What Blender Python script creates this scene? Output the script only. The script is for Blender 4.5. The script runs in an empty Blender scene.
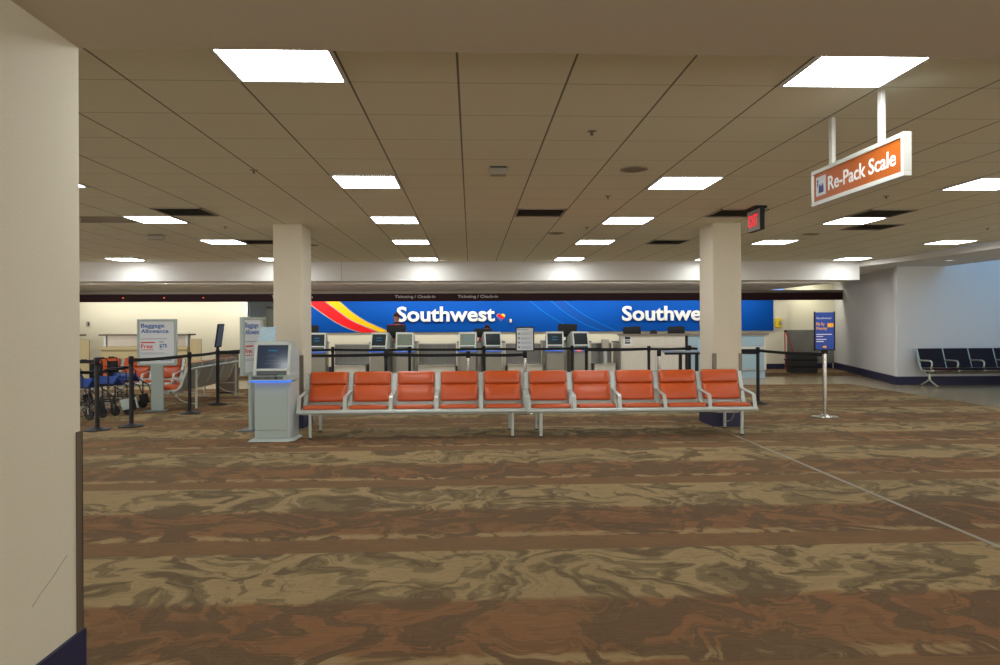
import bpy, bmesh, math, random
from mathutils import Vector, Matrix, Euler
random.seed(7)
S = bpy.context.scene
COL = S.collection

# ------------------------------------------------------------------ camera
YAW = math.atan(29 / 700)
cam_d = bpy.data.cameras.new('camera')
cam_d.sensor_width = 36.0
cam_d.lens = 25.2
cam_d.shift_y = -0.0086
cam_d.clip_start = 0.02
cam_d.clip_end = 200
cam = bpy.data.objects.new('camera', cam_d)
COL.objects.link(cam)
roll = 0.0045
H = Vector((math.cos(YAW), -math.sin(YAW), 0))
U = Vector((0, 0, 1))
cx = H * math.cos(roll) - U * math.sin(roll)
cy = H * math.sin(roll) + U * math.cos(roll)
cz = cx.cross(cy)
cam.matrix_world = Matrix(((cx.x, cy.x, cz.x, 0), (cx.y, cy.y, cz.y, 0), (cx.z, cy.z, cz.z, 1.5), (0, 0, 0, 1)))
S.camera = cam

# ------------------------------------------------------------------ world, exposure, daylight
world = bpy.data.worlds.new('world')
S.world = world
world.use_nodes = True
wn = world.node_tree
wn.nodes['Background'].inputs[0].default_value = (0.30, 0.50, 1.0, 1)
wn.nodes['Background'].inputs[1].default_value = 1.2
S.view_settings.view_transform = 'Standard'
S.view_settings.look = 'None'
S.view_settings.gamma = 1
S.view_settings.use_curve_mapping = False
S.view_settings.exposure = 0.0
LAMP = 21.0          # emission of the ceiling troffers


def area(name, loc, rot, sx, sy, power, col):
    l = bpy.data.lights.new(name, 'AREA')
    l.shape = 'RECTANGLE'
    l.size, l.size_y, l.energy, l.color = sx, sy, power, col
    o = bpy.data.objects.new(name, l)
    o.location, o.rotation_euler = loc, rot
    COL.objects.link(o)
    return o


# blue daylight falling through the roof light over the lounge by the far wall
area('skylight_daylight', (13.1, 14.2, 4.35), (math.radians(20), 0, 0), 3.0, 3.0, 72, (0.22, 0.60, 1.0))
# fill lights added to lift ceiling and near column: behind camera, both hall ends
area('front_fill_light', (0, -3.7, 1.5), (math.radians(94), 0, 0), 26, 2.2, 640, (1.0, 0.98, 0.92))
area('hall_end_fill', (-14.7, 8, 1.4), (0, math.radians(-94), 0), 2.2, 15, 340, (1.0, 0.96, 0.90))
area('hall_end_fill', (14.7, 5, 1.4), (0, math.radians(94), 0), 2.2, 14, 200, (1.0, 0.95, 0.86))
area('alcove_downlight', (10.9, 21.8, 2.8), (math.radians(15), 0, 0), 0.2, 0.2, 14, (1.0, 0.96, 0.82))
# wall-washer tubes tucked behind the dark sign band
for k in range(5):
    area('wall_washer', (-10.2 + 4.4 * k, 21.46, 2.44), (math.radians(38), 0, 0), 4.2, 0.10, (34, 42, 52, 52, 42)[k], (1.0, 0.97, 0.90))
    area('counter_downlight', (-10.2 + 4.4 * k, 17.1, 2.49), (math.radians(32), 0, 0), 4.2, 0.12, 46, (1.0, 0.97, 0.92))

# ------------------------------------------------------------------ materials


def lin(c):
    c = c / 255.0
    return c / 12.92 if c <= 0.04045 else ((c + 0.055) / 1.055) ** 2.4


def rgb(r, g, b):
    return (lin(r), lin(g), lin(b), 1)


MATS = {}


def mat(name, col, rough=0.6, metal=0.0, noise=0.0, nscale=30.0, bump=0.0, emit=None, estr=0.0, coat=0.0, spec=0.5, stretch=None):
    if name in MATS:
        return MATS[name]
    m = bpy.data.materials.new(name)
    m.use_nodes = True
    nt = m.node_tree
    b = nt.nodes['Principled BSDF']
    b.inputs['Base Color'].default_value = col
    b.inputs['Roughness'].default_value = rough
    b.inputs['Metallic'].default_value = metal
    b.inputs['Coat Weight'].default_value = coat
    b.inputs['Specular IOR Level'].default_value = spec
    if emit:
        b.inputs['Emission Color'].default_value = emit
        b.inputs['Emission Strength'].default_value = estr
    if noise or bump:
        tc = nt.nodes.new('ShaderNodeTexCoord')
        mp = nt.nodes.new('ShaderNodeMapping')
        if stretch:
            mp.inputs['Scale'].default_value = stretch
        nz = nt.nodes.new('ShaderNodeTexNoise')
        nz.inputs['Scale'].default_value = nscale
        nz.inputs['Detail'].default_value = 4
        nt.links.new(tc.outputs['Object'], mp.inputs[0])
        nt.links.new(mp.outputs[0], nz.inputs['Vector'])
        if noise:
            mx = nt.nodes.new('ShaderNodeMix')
            mx.data_type = 'RGBA'
            mx.inputs[6].default_value = tuple(v * (1 - noise) for v in col[:3]) + (1,)
            mx.inputs[7].default_value = tuple(min(1, v * (1 + noise)) for v in col[:3]) + (1,)
            nt.links.new(nz.outputs[0], mx.inputs[0])
            nt.links.new(mx.outputs[2], b.inputs['Base Color'])
        if bump:
            bp = nt.nodes.new('ShaderNodeBump')
            bp.inputs['Strength'].default_value = bump
            bp.inputs['Distance'].default_value = 0.004
            nt.links.new(nz.outputs[0], bp.inputs['Height'])
            nt.links.new(bp.outputs[0], b.inputs['Normal'])
    MATS[name] = m
    return m


def glow(name, col, strength):
    if name in MATS:
        return MATS[name]
    m = bpy.data.materials.new(name)
    m.use_nodes = True
    nt = m.node_tree
    nt.nodes.clear()
    e = nt.nodes.new('ShaderNodeEmission')
    e.inputs[0].default_value = col
    e.inputs[1].default_value = strength
    o = nt.nodes.new('ShaderNodeOutputMaterial')
    nt.links.new(e.outputs[0], o.inputs[0])
    MATS[name] = m
    return m


M_wall = mat('wall_paint', rgb(205, 198, 184), 0.85, noise=0.05, nscale=60, bump=0.15)
M_greywall = mat('grey_wall_paint', rgb(202, 202, 200), 0.85, noise=0.03, nscale=60, bump=0.1)
M_cream = mat('cream_wall_paint', rgb(220, 215, 192), 0.85, noise=0.03, nscale=40)
M_pillar = mat('pillar_wall_covering', rgb(204, 194, 172), 0.85, noise=0.07, nscale=160, bump=0.3)
M_soffit = mat('soffit_paint', rgb(204, 200, 194), 0.8, noise=0.02, nscale=40)
M_beam = mat('beam_paint', rgb(192, 180, 160), 0.85, noise=0.03, nscale=30)
M_navy = mat('navy_rubber_base', rgb(24, 26, 62), 0.55)
M_guard = mat('corner_guard_metal', rgb(120, 112, 100), 0.45, 0.6)
M_guard_dark = mat('shaded_corner_guard', rgb(88, 76, 58), 0.6)  # guard metal with the near pillar's shadow put into its colour
M_band = mat('maroon_band', rgb(44, 18, 24), 0.6, spec=0.2)
M_alu = mat('aluminium', rgb(176, 180, 180), 0.38, 0.75)
M_frame_white = mat('white_frame_metal', rgb(214, 216, 208), 0.4, 0.2)
M_seatmetal = mat('bench_metal', rgb(182, 188, 182), 0.4, 0.3)
M_shell = mat('bench_shell', rgb(140, 136, 128), 0.35, 0.6, noise=0.1, nscale=400)
M_orange = mat('orange_vinyl', rgb(188, 80, 30), 0.32, noise=0.06, nscale=6, bump=0.05)
M_black = mat('black_plastic', rgb(16, 16, 18), 0.5, spec=0.3)
M_blackmetal = mat('black_powder_coat', rgb(20, 20, 22), 0.5, 0.2)
M_belt = mat('black_belt_webbing', rgb(16, 17, 20), 0.85)
M_chrome = mat('satin_chrome', rgb(205, 203, 198), 0.22, 0.95)
M_steel = mat('brushed_steel', rgb(178, 176, 168), 0.34, 0.85, noise=0.12, nscale=14, stretch=(0.6, 1, 12))
M_steel_dark = mat('dark_steel', rgb(128, 128, 124), 0.32, 0.7, noise=0.2, nscale=6, stretch=(3, 1, 0.4))
M_steel_light = mat('pale_steel', rgb(196, 192, 180), 0.45, 0.5, noise=0.1, nscale=7, stretch=(2, 1, 0.5))
M_glasspanel = mat('blue_grey_desk_front', rgb(140, 165, 176), 0.3, 0.1)
M_kiosk = mat('kiosk_grey', rgb(158, 170, 164), 0.5)
M_kiosk_side = mat('kiosk_side_grey', rgb(168, 175, 172), 0.5)
M_kiosk_dark = mat('kiosk_dark_grey', rgb(84, 90, 92), 0.5)
M_slot = mat('slot_black', rgb(20, 22, 22), 0.4)
M_screen = mat('screen_dark', rgb(28, 34, 44), 0.12, emit=rgb(60, 74, 96), estr=0.35)
M_screen_far = mat('screen_black', rgb(18, 22, 26), 0.15, emit=rgb(46, 58, 62), estr=0.3)
M_cyan = glow('screen_cyan', rgb(60, 150, 200), 0.8)
M_blueglow = glow('blue_strip_light', (0.05, 0.20, 1.0, 1), 1.3)
M_redglow = glow('red_strip_light', (1.0, 0.12, 0.05, 1), 1.6)
M_lamp = glow('troffer_diffuser', (0.92, 0.97, 1.0, 1), LAMP)
M_down = glow('downlight_lens', (1.0, 0.93, 0.8, 1), 1.0)
M_bandtext = mat('band_lettering', rgb(190, 184, 178), 0.5)
M_exit = glow('exit_red', (1.0, 0.015, 0.04, 1), 1.5)
M_exitface = mat('exit_face', rgb(150, 140, 130), 0.5)
M_signwhite = mat('poster_white', rgb(206, 210, 212), 0.5)
M_signorange = mat('sign_orange', rgb(172, 84, 4), 0.5)
M_textwhite = mat('lettering_white', rgb(236, 236, 232), 0.45)
M_textblue = mat('lettering_blue', rgb(26, 84, 160), 0.5)
M_textred = mat('lettering_red', rgb(200, 52, 44), 0.5)
M_textgrey = mat('lettering_grey', rgb(150, 146, 140), 0.5)
M_textorange = mat('lettering_orange', rgb(255, 178, 40), 0.5)
M_fine = mat('fine_print_grey', rgb(120, 130, 150), 0.6)
M_bannerblue = mat('banner_blue', rgb(0, 70, 152), 0.6, spec=0.1)
M_bannerarc = mat('banner_light_blue', rgb(0, 108, 196), 0.6, spec=0.15)
M_bannerdark = mat('banner_mid_blue', rgb(0, 67, 146), 0.6, spec=0.15)
M_red = mat('banner_red', rgb(222, 22, 28), 0.5, spec=0.2)
M_yellow = mat('banner_yellow', rgb(238, 184, 0), 0.5, spec=0.2)
M_silver = mat('letter_silver', rgb(212, 214, 210), 0.4, 0.1)
M_vent = mat('vent_grey', rgb(128, 122, 104), 0.7)
M_ventdark = mat('vent_slot', rgb(84, 80, 66), 0.8)
M_ceilitem = mat('ceiling_fitting', rgb(150, 142, 126), 0.6)
M_podium = mat('podium_tan', rgb(186, 172, 132), 0.6)
M_podpanel = mat('podium_panel', rgb(170, 162, 150), 0.3, 0.4)
M_yellowbox = mat('yellow_plastic', rgb(232, 204, 30), 0.4)
M_redtool = mat('red_painted_metal', rgb(150, 30, 40), 0.4)
M_crate = mat('black_crate_plastic', rgb(48, 50, 48), 0.5)
M_wallsteel = mat('kick_panel_steel', rgb(122, 122, 116), 0.4, 0.2, noise=0.25, nscale=3)
M_bluevinyl = mat('blue_vinyl', rgb(20, 58, 136), 0.45)
M_paper = mat('patterned_paper', rgb(176, 206, 220), 0.5, noise=0.35, nscale=28)
M_darkseat = mat('plum_black_vinyl', rgb(26, 20, 30), 0.7, spec=0.2)
M_darkseat_red = mat('maroon_vinyl', rgb(50, 16, 34), 0.7, spec=0.2)
M_seatgreen = mat('pale_metal_arm', rgb(180, 186, 170), 0.35, 0.6)
M_skin = mat('skin', rgb(196, 138, 112), 0.6)
M_shirt = mat('red_shirt', rgb(196, 30, 34), 0.8)
M_trouser = mat('dark_trousers', rgb(26, 30, 48), 0.8)
M_hair = mat('brown_hair', rgb(92, 54, 32), 0.7)
M_hairgrey = mat('short_grey_brown_hair', rgb(128, 88, 68), 0.8)
M_glass = mat('dark_glasses', rgb(18, 18, 22), 0.2)
M_rubber = mat('black_rubber', rgb(24, 24, 24), 0.7)
M_binbrown = mat('bronze_bin', rgb(120, 104, 88), 0.4, 0.5)
M_maroon = mat('maroon_trim', rgb(76, 36, 36), 0.5)
M_olive = mat('olive_door', rgb(92, 90, 76), 0.5)
M_strip = mat('expansion_strip_metal', rgb(165, 156, 138), 0.45, 0.4)


M_counterbody = mat('counter_kiosk_steel', rgb(138, 136, 124), 0.4, 0.4, noise=0.06, nscale=10)
M_bluedim = glow('dim_blue_strip_light', (0.04, 0.20, 1.0, 1), 0.8)


def N(nt, t, **kw):
    n = nt.nodes.new(t)
    for k, v in kw.items():
        setattr(n, k, v)
    return n


def math_node(nt, op, a, b=None, c=None):
    n = nt.nodes.new('ShaderNodeMath')
    n.operation = op
    for i, v in enumerate((a, b, c)):
        if v is None:
            continue
        if hasattr(v, 'node'):
            nt.links.new(v, n.inputs[i])
        else:
            n.inputs[i].default_value = v
    return n.outputs[0]


def mix_col(nt, f, a, b):
    n = nt.nodes.new('ShaderNodeMix')
    n.data_type = 'RGBA'
    for i, v in ((0, f), (6, a), (7, b)):
        if hasattr(v, 'node'):
            nt.links.new(v, n.inputs[i])
        else:
            n.inputs[i].default_value = v
    return n.outputs[2]


def smooth(nt, x, lo, hi):
    n = nt.nodes.new('ShaderNodeMapRange')
    n.interpolation_type = 'SMOOTHSTEP'
    nt.links.new(x, n.inputs[0])
    n.inputs[1].default_value = lo
    n.inputs[2].default_value = hi
    return n.outputs[0]


def carpet_material():
    m = bpy.data.materials.new('banded_marbled_carpet')
    m.use_nodes = True
    nt = m.node_tree
    b = nt.nodes['Principled BSDF']
    b.inputs['Roughness'].default_value = 0.92
    b.inputs['Specular IOR Level'].default_value = 0.2
    tc = N(nt, 'ShaderNodeTexCoord')
    sep = N(nt, 'ShaderNodeSeparateXYZ')
    nt.links.new(tc.outputs['Object'], sep.inputs[0])
    X, Y = sep.outputs[0], sep.outputs[1]
    t = math_node(nt, 'FRACT', math_node(nt, 'DIVIDE', math_node(nt, 'SUBTRACT', Y, 4.64 - 1.86 * 10), 1.86))
    # warped coordinates for the marbling
    mp = N(nt, 'ShaderNodeMapping')
    mp.inputs['Scale'].default_value = (1.3, 1.5, 1)
    nt.links.new(tc.outputs['Object'], mp.inputs[0])
    w = N(nt, 'ShaderNodeTexNoise')
    w.inputs['Scale'].default_value = 0.9
    w.inputs['Detail'].default_value = 3
    w.inputs['Distortion'].default_value = 0.4
    nt.links.new(mp.outputs[0], w.inputs['Vector'])
    add = N(nt, 'ShaderNodeVectorMath', operation='MULTIPLY_ADD')
    nt.links.new(w.outputs['Color'], add.inputs[0])
    add.inputs[1].default_value = (2.2, 2.2, 0)
    nt.links.new(mp.outputs[0], add.inputs[2])
    n1 = N(nt, 'ShaderNodeTexNoise')
    n1.inputs['Scale'].default_value = 2.3
    n1.inputs['Detail'].default_value = 6
    n1.inputs['Roughness'].default_value = 0.55
    n1.inputs['Distortion'].default_value = 0.9
    nt.links.new(add.outputs[0], n1.inputs['Vector'])
    n2 = N(nt, 'ShaderNodeTexNoise')
    n2.inputs['Scale'].default_value = 3.0
    n2.inputs['Detail'].default_value = 5
    n2.inputs['Roughness'].default_value = 0.6
    n2.inputs['Distortion'].default_value = 1.4
    nt.links.new(add.outputs[0], n2.inputs['Vector'])
    tan = rgb(147, 125, 87)
    olive = rgb(116, 99, 68)
    dark = rgb(86, 69, 48)
    red = rgb(124, 88, 56)
    redd = rgb(112, 81, 52)
    stripe = rgb(114, 86, 56)
    # tan ground with olive patches and dark veins
    a1 = smooth(nt, n1.outputs[0], 0.475, 0.52)
    tan_g = mix_col(nt, a1, tan, olive)
    vein = math_node(nt, 'ABSOLUTE', math_node(nt, 'SUBTRACT', n2.outputs[0], 0.5))
    vmask = smooth(nt, vein, 0.022, 0.006)
    d1 = smooth(nt, n1.outputs[0], 0.545, 0.59)
    tan_g = mix_col(nt, math_node(nt, 'MULTIPLY', vmask, 0.25), tan_g, dark)
    tan_g = mix_col(nt, math_node(nt, 'MULTIPLY', d1, 0.65), tan_g, dark)
    # red ground with dark patches
    a2 = smooth(nt, n2.outputs[0], 0.50, 0.54)
    red_g = mix_col(nt, math_node(nt, 'MULTIPLY', a2, 0.9), red, redd)
    d2 = smooth(nt, n1.outputs[0], 0.475, 0.52)
    red_g = mix_col(nt, math_node(nt, 'MULTIPLY', d2, 0.75), red_g, dark)
    red_g = mix_col(nt, math_node(nt, 'MULTIPLY', vmask, 0.3), red_g, olive)
    # bands across the hall
    yw = math_node(nt, 'ADD', t, math_node(nt, 'MULTIPLY', math_node(nt, 'SUBTRACT', n2.outputs[0], 0.5), 0.10))
    g = mix_col(nt, smooth(nt, yw, 0.53, 0.58), red_g, tan_g)
    thin = math_node(nt, 'MULTIPLY', smooth(nt, yw, 0.15, 0.165), smooth(nt, yw, 0.23, 0.19))
    g = mix_col(nt, math_node(nt, 'MULTIPLY', math_node(nt, 'MULTIPLY', thin, smooth(nt, n1.outputs[0], 0.56, 0.44)), 0.9), g, tan)
    s = math_node(nt, 'LESS_THAN', t, 0.15)
    g = mix_col(nt, math_node(nt, 'MULTIPLY', s, 0.85), g, stripe)
    # a slow change of tone and the fine rib of the weave
    n3 = N(nt, 'ShaderNodeTexNoise')
    n3.inputs['Scale'].default_value = 0.35
    nt.links.new(tc.outputs['Object'], n3.inputs['Vector'])
    g = mix_col(nt, math_node(nt, 'MULTIPLY', smooth(nt, n3.outputs[0], 0.45, 0.7), 0.22), g, olive)
    rib = N(nt, 'ShaderNodeMapping')
    rib.inputs['Scale'].default_value = (6, 110, 1)
    nt.links.new(tc.outputs['Object'], rib.inputs[0])
    n4 = N(nt, 'ShaderNodeTexNoise')
    n4.inputs['Scale'].default_value = 1.0
    n4.inputs['Detail'].default_value = 2
    nt.links.new(rib.outputs[0], n4.inputs['Vector'])
    hsv = N(nt, 'ShaderNodeHueSaturation')
    nt.links.new(g, hsv.inputs['Color'])
    nt.links.new(math_node(nt, 'MULTIPLY_ADD', n4.outputs[0], 0.7, 0.62), hsv.inputs['Value'])
    nt.links.new(hsv.outputs[0], b.inputs['Base Color'])
    bp = N(nt, 'ShaderNodeBump')
    bp.inputs['Strength'].default_value = 0.35
    bp.inputs['Distance'].default_value = 0.004
    nt.links.new(n4.outputs[0], bp.inputs['Height'])
    nt.links.new(bp.outputs[0], b.inputs['Normal'])
    return m


def ceiling_material():
    m = bpy.data.materials.new('ceiling_tiles')
    m.use_nodes = True
    nt = m.node_tree
    b = nt.nodes['Principled BSDF']
    b.inputs['Roughness'].default_value = 0.9
    tc = N(nt, 'ShaderNodeTexCoord')
    sep = N(nt, 'ShaderNodeSeparateXYZ')
    nt.links.new(tc.outputs['Object'], sep.inputs[0])

    def line(v, off, w, pitch):
        f = math_node(nt, 'FRACT', math_node(nt, 'DIVIDE', math_node(nt, 'ADD', v, off), pitch))
        d = math_node(nt, 'ABSOLUTE', math_node(nt, 'SUBTRACT', f, 0.5))
        return smooth(nt, d, 0.5 - w - 0.003, 0.5 - w)
    lx = line(sep.outputs[0], 0.069 + 65.1, 0.009, 0.651)
    ly = line(sep.outputs[1], -4.23 + 65.3, 0.0065, 0.653)
    nz = N(nt, 'ShaderNodeTexNoise')
    nz.inputs['Scale'].default_value = 140
    nz.inputs['Detail'].default_value = 3
    nt.links.new(tc.outputs['Object'], nz.inputs['Vector'])
    nb = N(nt, 'ShaderNodeTexNoise')
    nb.inputs['Scale'].default_value = 0.5
    nt.links.new(tc.outputs['Object'], nb.inputs['Vector'])
    base = mix_col(nt, nz.outputs[0], rgb(212, 210, 188), rgb(230, 228, 206))
    base = mix_col(nt, math_node(nt, 'MULTIPLY', smooth(nt, nb.outputs[0], 0.4, 0.75), 0.3), base, rgb(224, 210, 182))
    g = mix_col(nt, math_node(nt, 'MULTIPLY', ly, 0.55), base, rgb(120, 112, 94))
    g = mix_col(nt, math_node(nt, 'MULTIPLY', lx, 0.85), g, rgb(84, 74, 62))
    nt.links.new(g, b.inputs['Base Color'])
    bp = N(nt, 'ShaderNodeBump')
    bp.inputs['Strength'].default_value = 0.25
    bp.inputs['Distance'].default_value = 0.003
    nt.links.new(nz.outputs[0], bp.inputs['Height'])
    nt.links.new(bp.outputs[0], b.inputs['Normal'])
    return m


def terrazzo_material():
    m = bpy.data.materials.new('terrazzo_tiles')
    m.use_nodes = True
    nt = m.node_tree
    b = nt.nodes['Principled BSDF']
    b.inputs['Roughness'].default_value = 0.22
    tc = N(nt, 'ShaderNodeTexCoord')
    br = N(nt, 'ShaderNodeTexBrick')
    br.offset = 0
    br.inputs['Scale'].default_value = 1
    br.inputs['Brick Width'].default_value = 0.6
    br.inputs['Row Height'].default_value = 0.6
    br.inputs['Mortar Size'].default_value = 0.004
    br.inputs['Color1'].default_value = rgb(158, 140, 110)
    br.inputs['Color2'].default_value = rgb(150, 133, 104)
    br.inputs['Mortar'].default_value = rgb(120, 110, 90)
    nt.links.new(tc.outputs['Object'], br.inputs['Vector'])
    nt.links.new(br.outputs[0], b.inputs['Base Color'])
    return m


M_carpet = carpet_material()
M_ceiling = ceiling_material()
M_tile = terrazzo_material()

# ------------------------------------------------------------------ geometry helpers


class MB:
    def __init__(self):
        self.bm = bmesh.new()

    def _xf(self, verts, M):
        if M is not None:
            bmesh.ops.transform(self.bm, matrix=M, verts=verts)

    def box(self, x0, x1, y0, y1, z0, z1, bev=0.0, seg=2, M=None):
        r = bmesh.ops.create_cube(self.bm, size=1)
        vs = r['verts']
        for v in vs:
            v.co = Vector(((x0 + x1) / 2 + v.co.x * (x1 - x0), (y0 + y1) / 2 + v.co.y * (y1 - y0), (z0 + z1) / 2 + v.co.z * (z1 - z0)))
        if bev > 0:
            es = list({e for v in vs for e in v.link_edges})
            rr = bmesh.ops.bevel(self.bm, geom=es, offset=bev, segments=seg, affect='EDGES', profile=0.6)
            vs = list({v for f in rr['faces'] for v in f.verts} | {v for v in vs if v.is_valid})
        self._xf(vs, M)
        return self

    def cyl(self, p0, p1, r0, r1=None, n=16, caps=True):
        r1 = r0 if r1 is None else r1
        p0, p1 = Vector(p0), Vector(p1)
        d = (p1 - p0).normalized()
        a = d.orthogonal().normalized()
        b = d.cross(a)
        A = [self.bm.verts.new(p0 + (a * math.cos(2 * math.pi * i / n) + b * math.sin(2 * math.pi * i / n)) * r0) for i in range(n)]
        B = [self.bm.verts.new(p1 + (a * math.cos(2 * math.pi * i / n) + b * math.sin(2 * math.pi * i / n)) * r1) for i in range(n)]
        for i in range(n):
            self.bm.faces.new((A[i], A[(i + 1) % n], B[(i + 1) % n], B[i]))
        if caps:
            self.bm.faces.new(A[::-1])
            self.bm.faces.new(B)
        return self

    def tube(self, pts, r, n=10, closed=False, flat=1.0):
        pts = [Vector(p) for p in pts]
        m = len(pts)
        rings = []
        prev = None
        for i, p in enumerate(pts):
            if closed:
                d = (pts[(i + 1) % m] - pts[i - 1]).normalized()
            else:
                d = (pts[min(i + 1, m - 1)] - pts[max(i - 1, 0)]).normalized()
            if prev is None:
                a = d.orthogonal().normalized()
                if abs(d.z) < 0.9:
                    a = d.cross(Vector((0, 0, 1))).normalized()
            else:
                a = (prev - d * prev.dot(d)).normalized()
            prev = a
            b = d.cross(a)
            rings.append([self.bm.verts.new(p + a * math.cos(2 * math.pi * k / n) * r + b * math.sin(2 * math.pi * k / n) * r * flat) for k in range(n)])
        rng = range(m) if closed else range(m - 1)
        for i in rng:
            A, B = rings[i], rings[(i + 1) % m]
            for k in range(n):
                self.bm.faces.new((A[k], A[(k + 1) % n], B[(k + 1) % n], B[k]))
        if not closed:
            self.bm.faces.new(rings[0][::-1])
            self.bm.faces.new(rings[-1])
        return self

    def lathe(self, prof, n=24, c=(0, 0, 0)):
        rings = []
        for (r, z) in prof:
            if r < 1e-6:
                rings.append([self.bm.verts.new((c[0], c[1], c[2] + z))])
            else:
                rings.append([self.bm.verts.new((c[0] + r * math.cos(2 * math.pi * k / n), c[1] + r * math.sin(2 * math.pi * k / n), c[2] + z)) for k in range(n)])
        for A, B in zip(rings, rings[1:]):
            for k in range(n):
                a0, a1 = A[k % len(A)], A[(k + 1) % len(A)]
                b0, b1 = B[k % len(B)], B[(k + 1) % len(B)]
                f = []
                for v in (a0, a1, b1, b0):
                    if v not in f:
                        f.append(v)
                if len(f) > 2:
                    self.bm.faces.new(f)
        return self

    def prism(self, poly, a0, a1, axis='x'):
        """polygon in the two other axes, pushed from a0 to a1 along the axis"""
        def P(u, v, a):
            return {'x': (a, u, v), 'y': (u, a, v), 'z': (u, v, a)}[axis]
        A = [self.bm.verts.new(P(u, v, a0)) for u, v in poly]
        B = [self.bm.verts.new(P(u, v, a1)) for u, v in poly]
        n = len(poly)
        self.bm.faces.new(A[::-1])
        self.bm.faces.new(B)
        for i in range(n):
            self.bm.faces.new((A[i], A[(i + 1) % n], B[(i + 1) % n], B[i]))
        return self

    def strip(self, pts, w, a0, a1, axis='x'):
        """a band of thickness w that follows a line in the plane across the axis"""
        n = len(pts)
        L, R = [], []
        for i, (u, v) in enumerate(pts):
            du = pts[min(i + 1, n - 1)][0] - pts[max(i - 1, 0)][0]
            dv = pts[min(i + 1, n - 1)][1] - pts[max(i - 1, 0)][1]
            l = math.hypot(du, dv) or 1
            L.append((u - dv / l * w / 2, v + du / l * w / 2))
            R.append((u + dv / l * w / 2, v - du / l * w / 2))

        def P(u, v, a):
            return {'x': (a, u, v), 'y': (u, a, v), 'z': (u, v, a)}[axis]
        V = [[self.bm.verts.new(P(q[0], q[1], a)) for q in (L[i], R[i])] + [self.bm.verts.new(P(q[0], q[1], a1)) for q in (R[i], L[i])] for i in range(n) for a in (a0,)]
        for A, B in zip(V, V[1:]):
            for k in range(4):
                self.bm.faces.new((A[k], A[(k + 1) % 4], B[(k + 1) % 4], B[k]))
        self.bm.faces.new(V[0][::-1])
        self.bm.faces.new(V[-1])
        return self

    def pad(self, w, h, t, r, M=None, dome=0.012, seg=5):
        """upholstered cushion: rounded w x h outline in x and z from the origin, thickness t toward -y"""
        def outline(inset):
            rr = max(0.004, r - inset * 0.6)
            x0, x1, z0, z1 = inset, w - inset, inset, h - inset
            pts = []
            for cx_, cz_, a0 in ((x1 - rr, z1 - rr, 0), (x0 + rr, z1 - rr, 90), (x0 + rr, z0 + rr, 180), (x1 - rr, z0 + rr, 270)):
                for k in range(seg + 1):
                    a = math.radians(a0 + 90 * k / seg)
                    pts.append((cx_ + rr * math.cos(a), cz_ + rr * math.sin(a)))
            return pts
        m = min(w, h)
        layers = [(0.006, 0.0), (0.0, -0.008), (0.0, -t * 0.62), (0.005, -t * 0.85), (0.014, -t), (m * 0.16, -t - dome * 0.55), (m * 0.32, -t - dome * 0.9), (m * 0.44, -t - dome)]
        rings = [[self.bm.verts.new((x, y, z)) for x, z in outline(i)] for i, y in layers]
        n = len(rings[0])
        for A, B in zip(rings, rings[1:]):
            for k in range(n):
                self.bm.faces.new((A[k], A[(k + 1) % n], B[(k + 1) % n], B[k]))
        self.bm.faces.new(rings[0][::-1])
        self.bm.faces.new(rings[-1])
        self._xf([v for R_ in rings for v in R_], M)
        return self

    def build(self, name, material, parent=None, loc=(0, 0, 0), rz=0.0, smooth_deg=None, label=None):
        bm = self.bm
        bmesh.ops.recalc_face_normals(bm, faces=bm.faces)
        me = bpy.data.meshes.new(name)
        bm.to_mesh(me)
        bm.free()
        me.materials.append(material)
        if smooth_deg:
            for p in me.polygons:
                p.use_smooth = True
            me.set_sharp_from_angle(angle=math.radians(smooth_deg))
        o = bpy.data.objects.new(name, me)
        o.location = loc
        o.rotation_euler = (0, 0, rz)
        COL.objects.link(o)
        if parent is not None:
            o.parent = parent
        if label:
            o['label'] = label
        return o


def tag(o, label=None, cat=None, group=None, kind=None):
    for k, v in (('label', label), ('category', cat), ('group', group), ('kind', kind)):
        if v:
            o[k] = v
    return o


def thing(name, label, cat, loc=(0, 0, 0), rz=0.0, group=None):
    o = bpy.data.objects.new(name, None)
    o.empty_display_size = 0.1
    o.location = loc
    o.rotation_euler = (0, 0, rz)
    COL.objects.link(o)
    return tag(o, label, cat, group)


def struct(name, mb, m, label=None, smooth_deg=None):
    o = mb.build(name, m, smooth_deg=smooth_deg)
    o['kind'] = 'structure'
    if label:
        o['label'] = label
    return o


def dup(root, loc=None, rz=None, label=None, group=None):
    def cp(o, parent):
        c = o.copy()
        COL.objects.link(c)
        c.parent = parent
        for ch in [x for x in KIDS.get(o.name, [])]:
            cp(ch, c)
        return c
    KIDS = {}
    for x in bpy.data.objects:
        if x.parent:
            KIDS.setdefault(x.parent.name, []).append(x)
    r = cp(root, None)
    if loc is not None:
        r.location = loc
    if rz is not None:
        r.rotation_euler = (0, 0, rz)
    tag(r, label, None, group)
    return r


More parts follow.
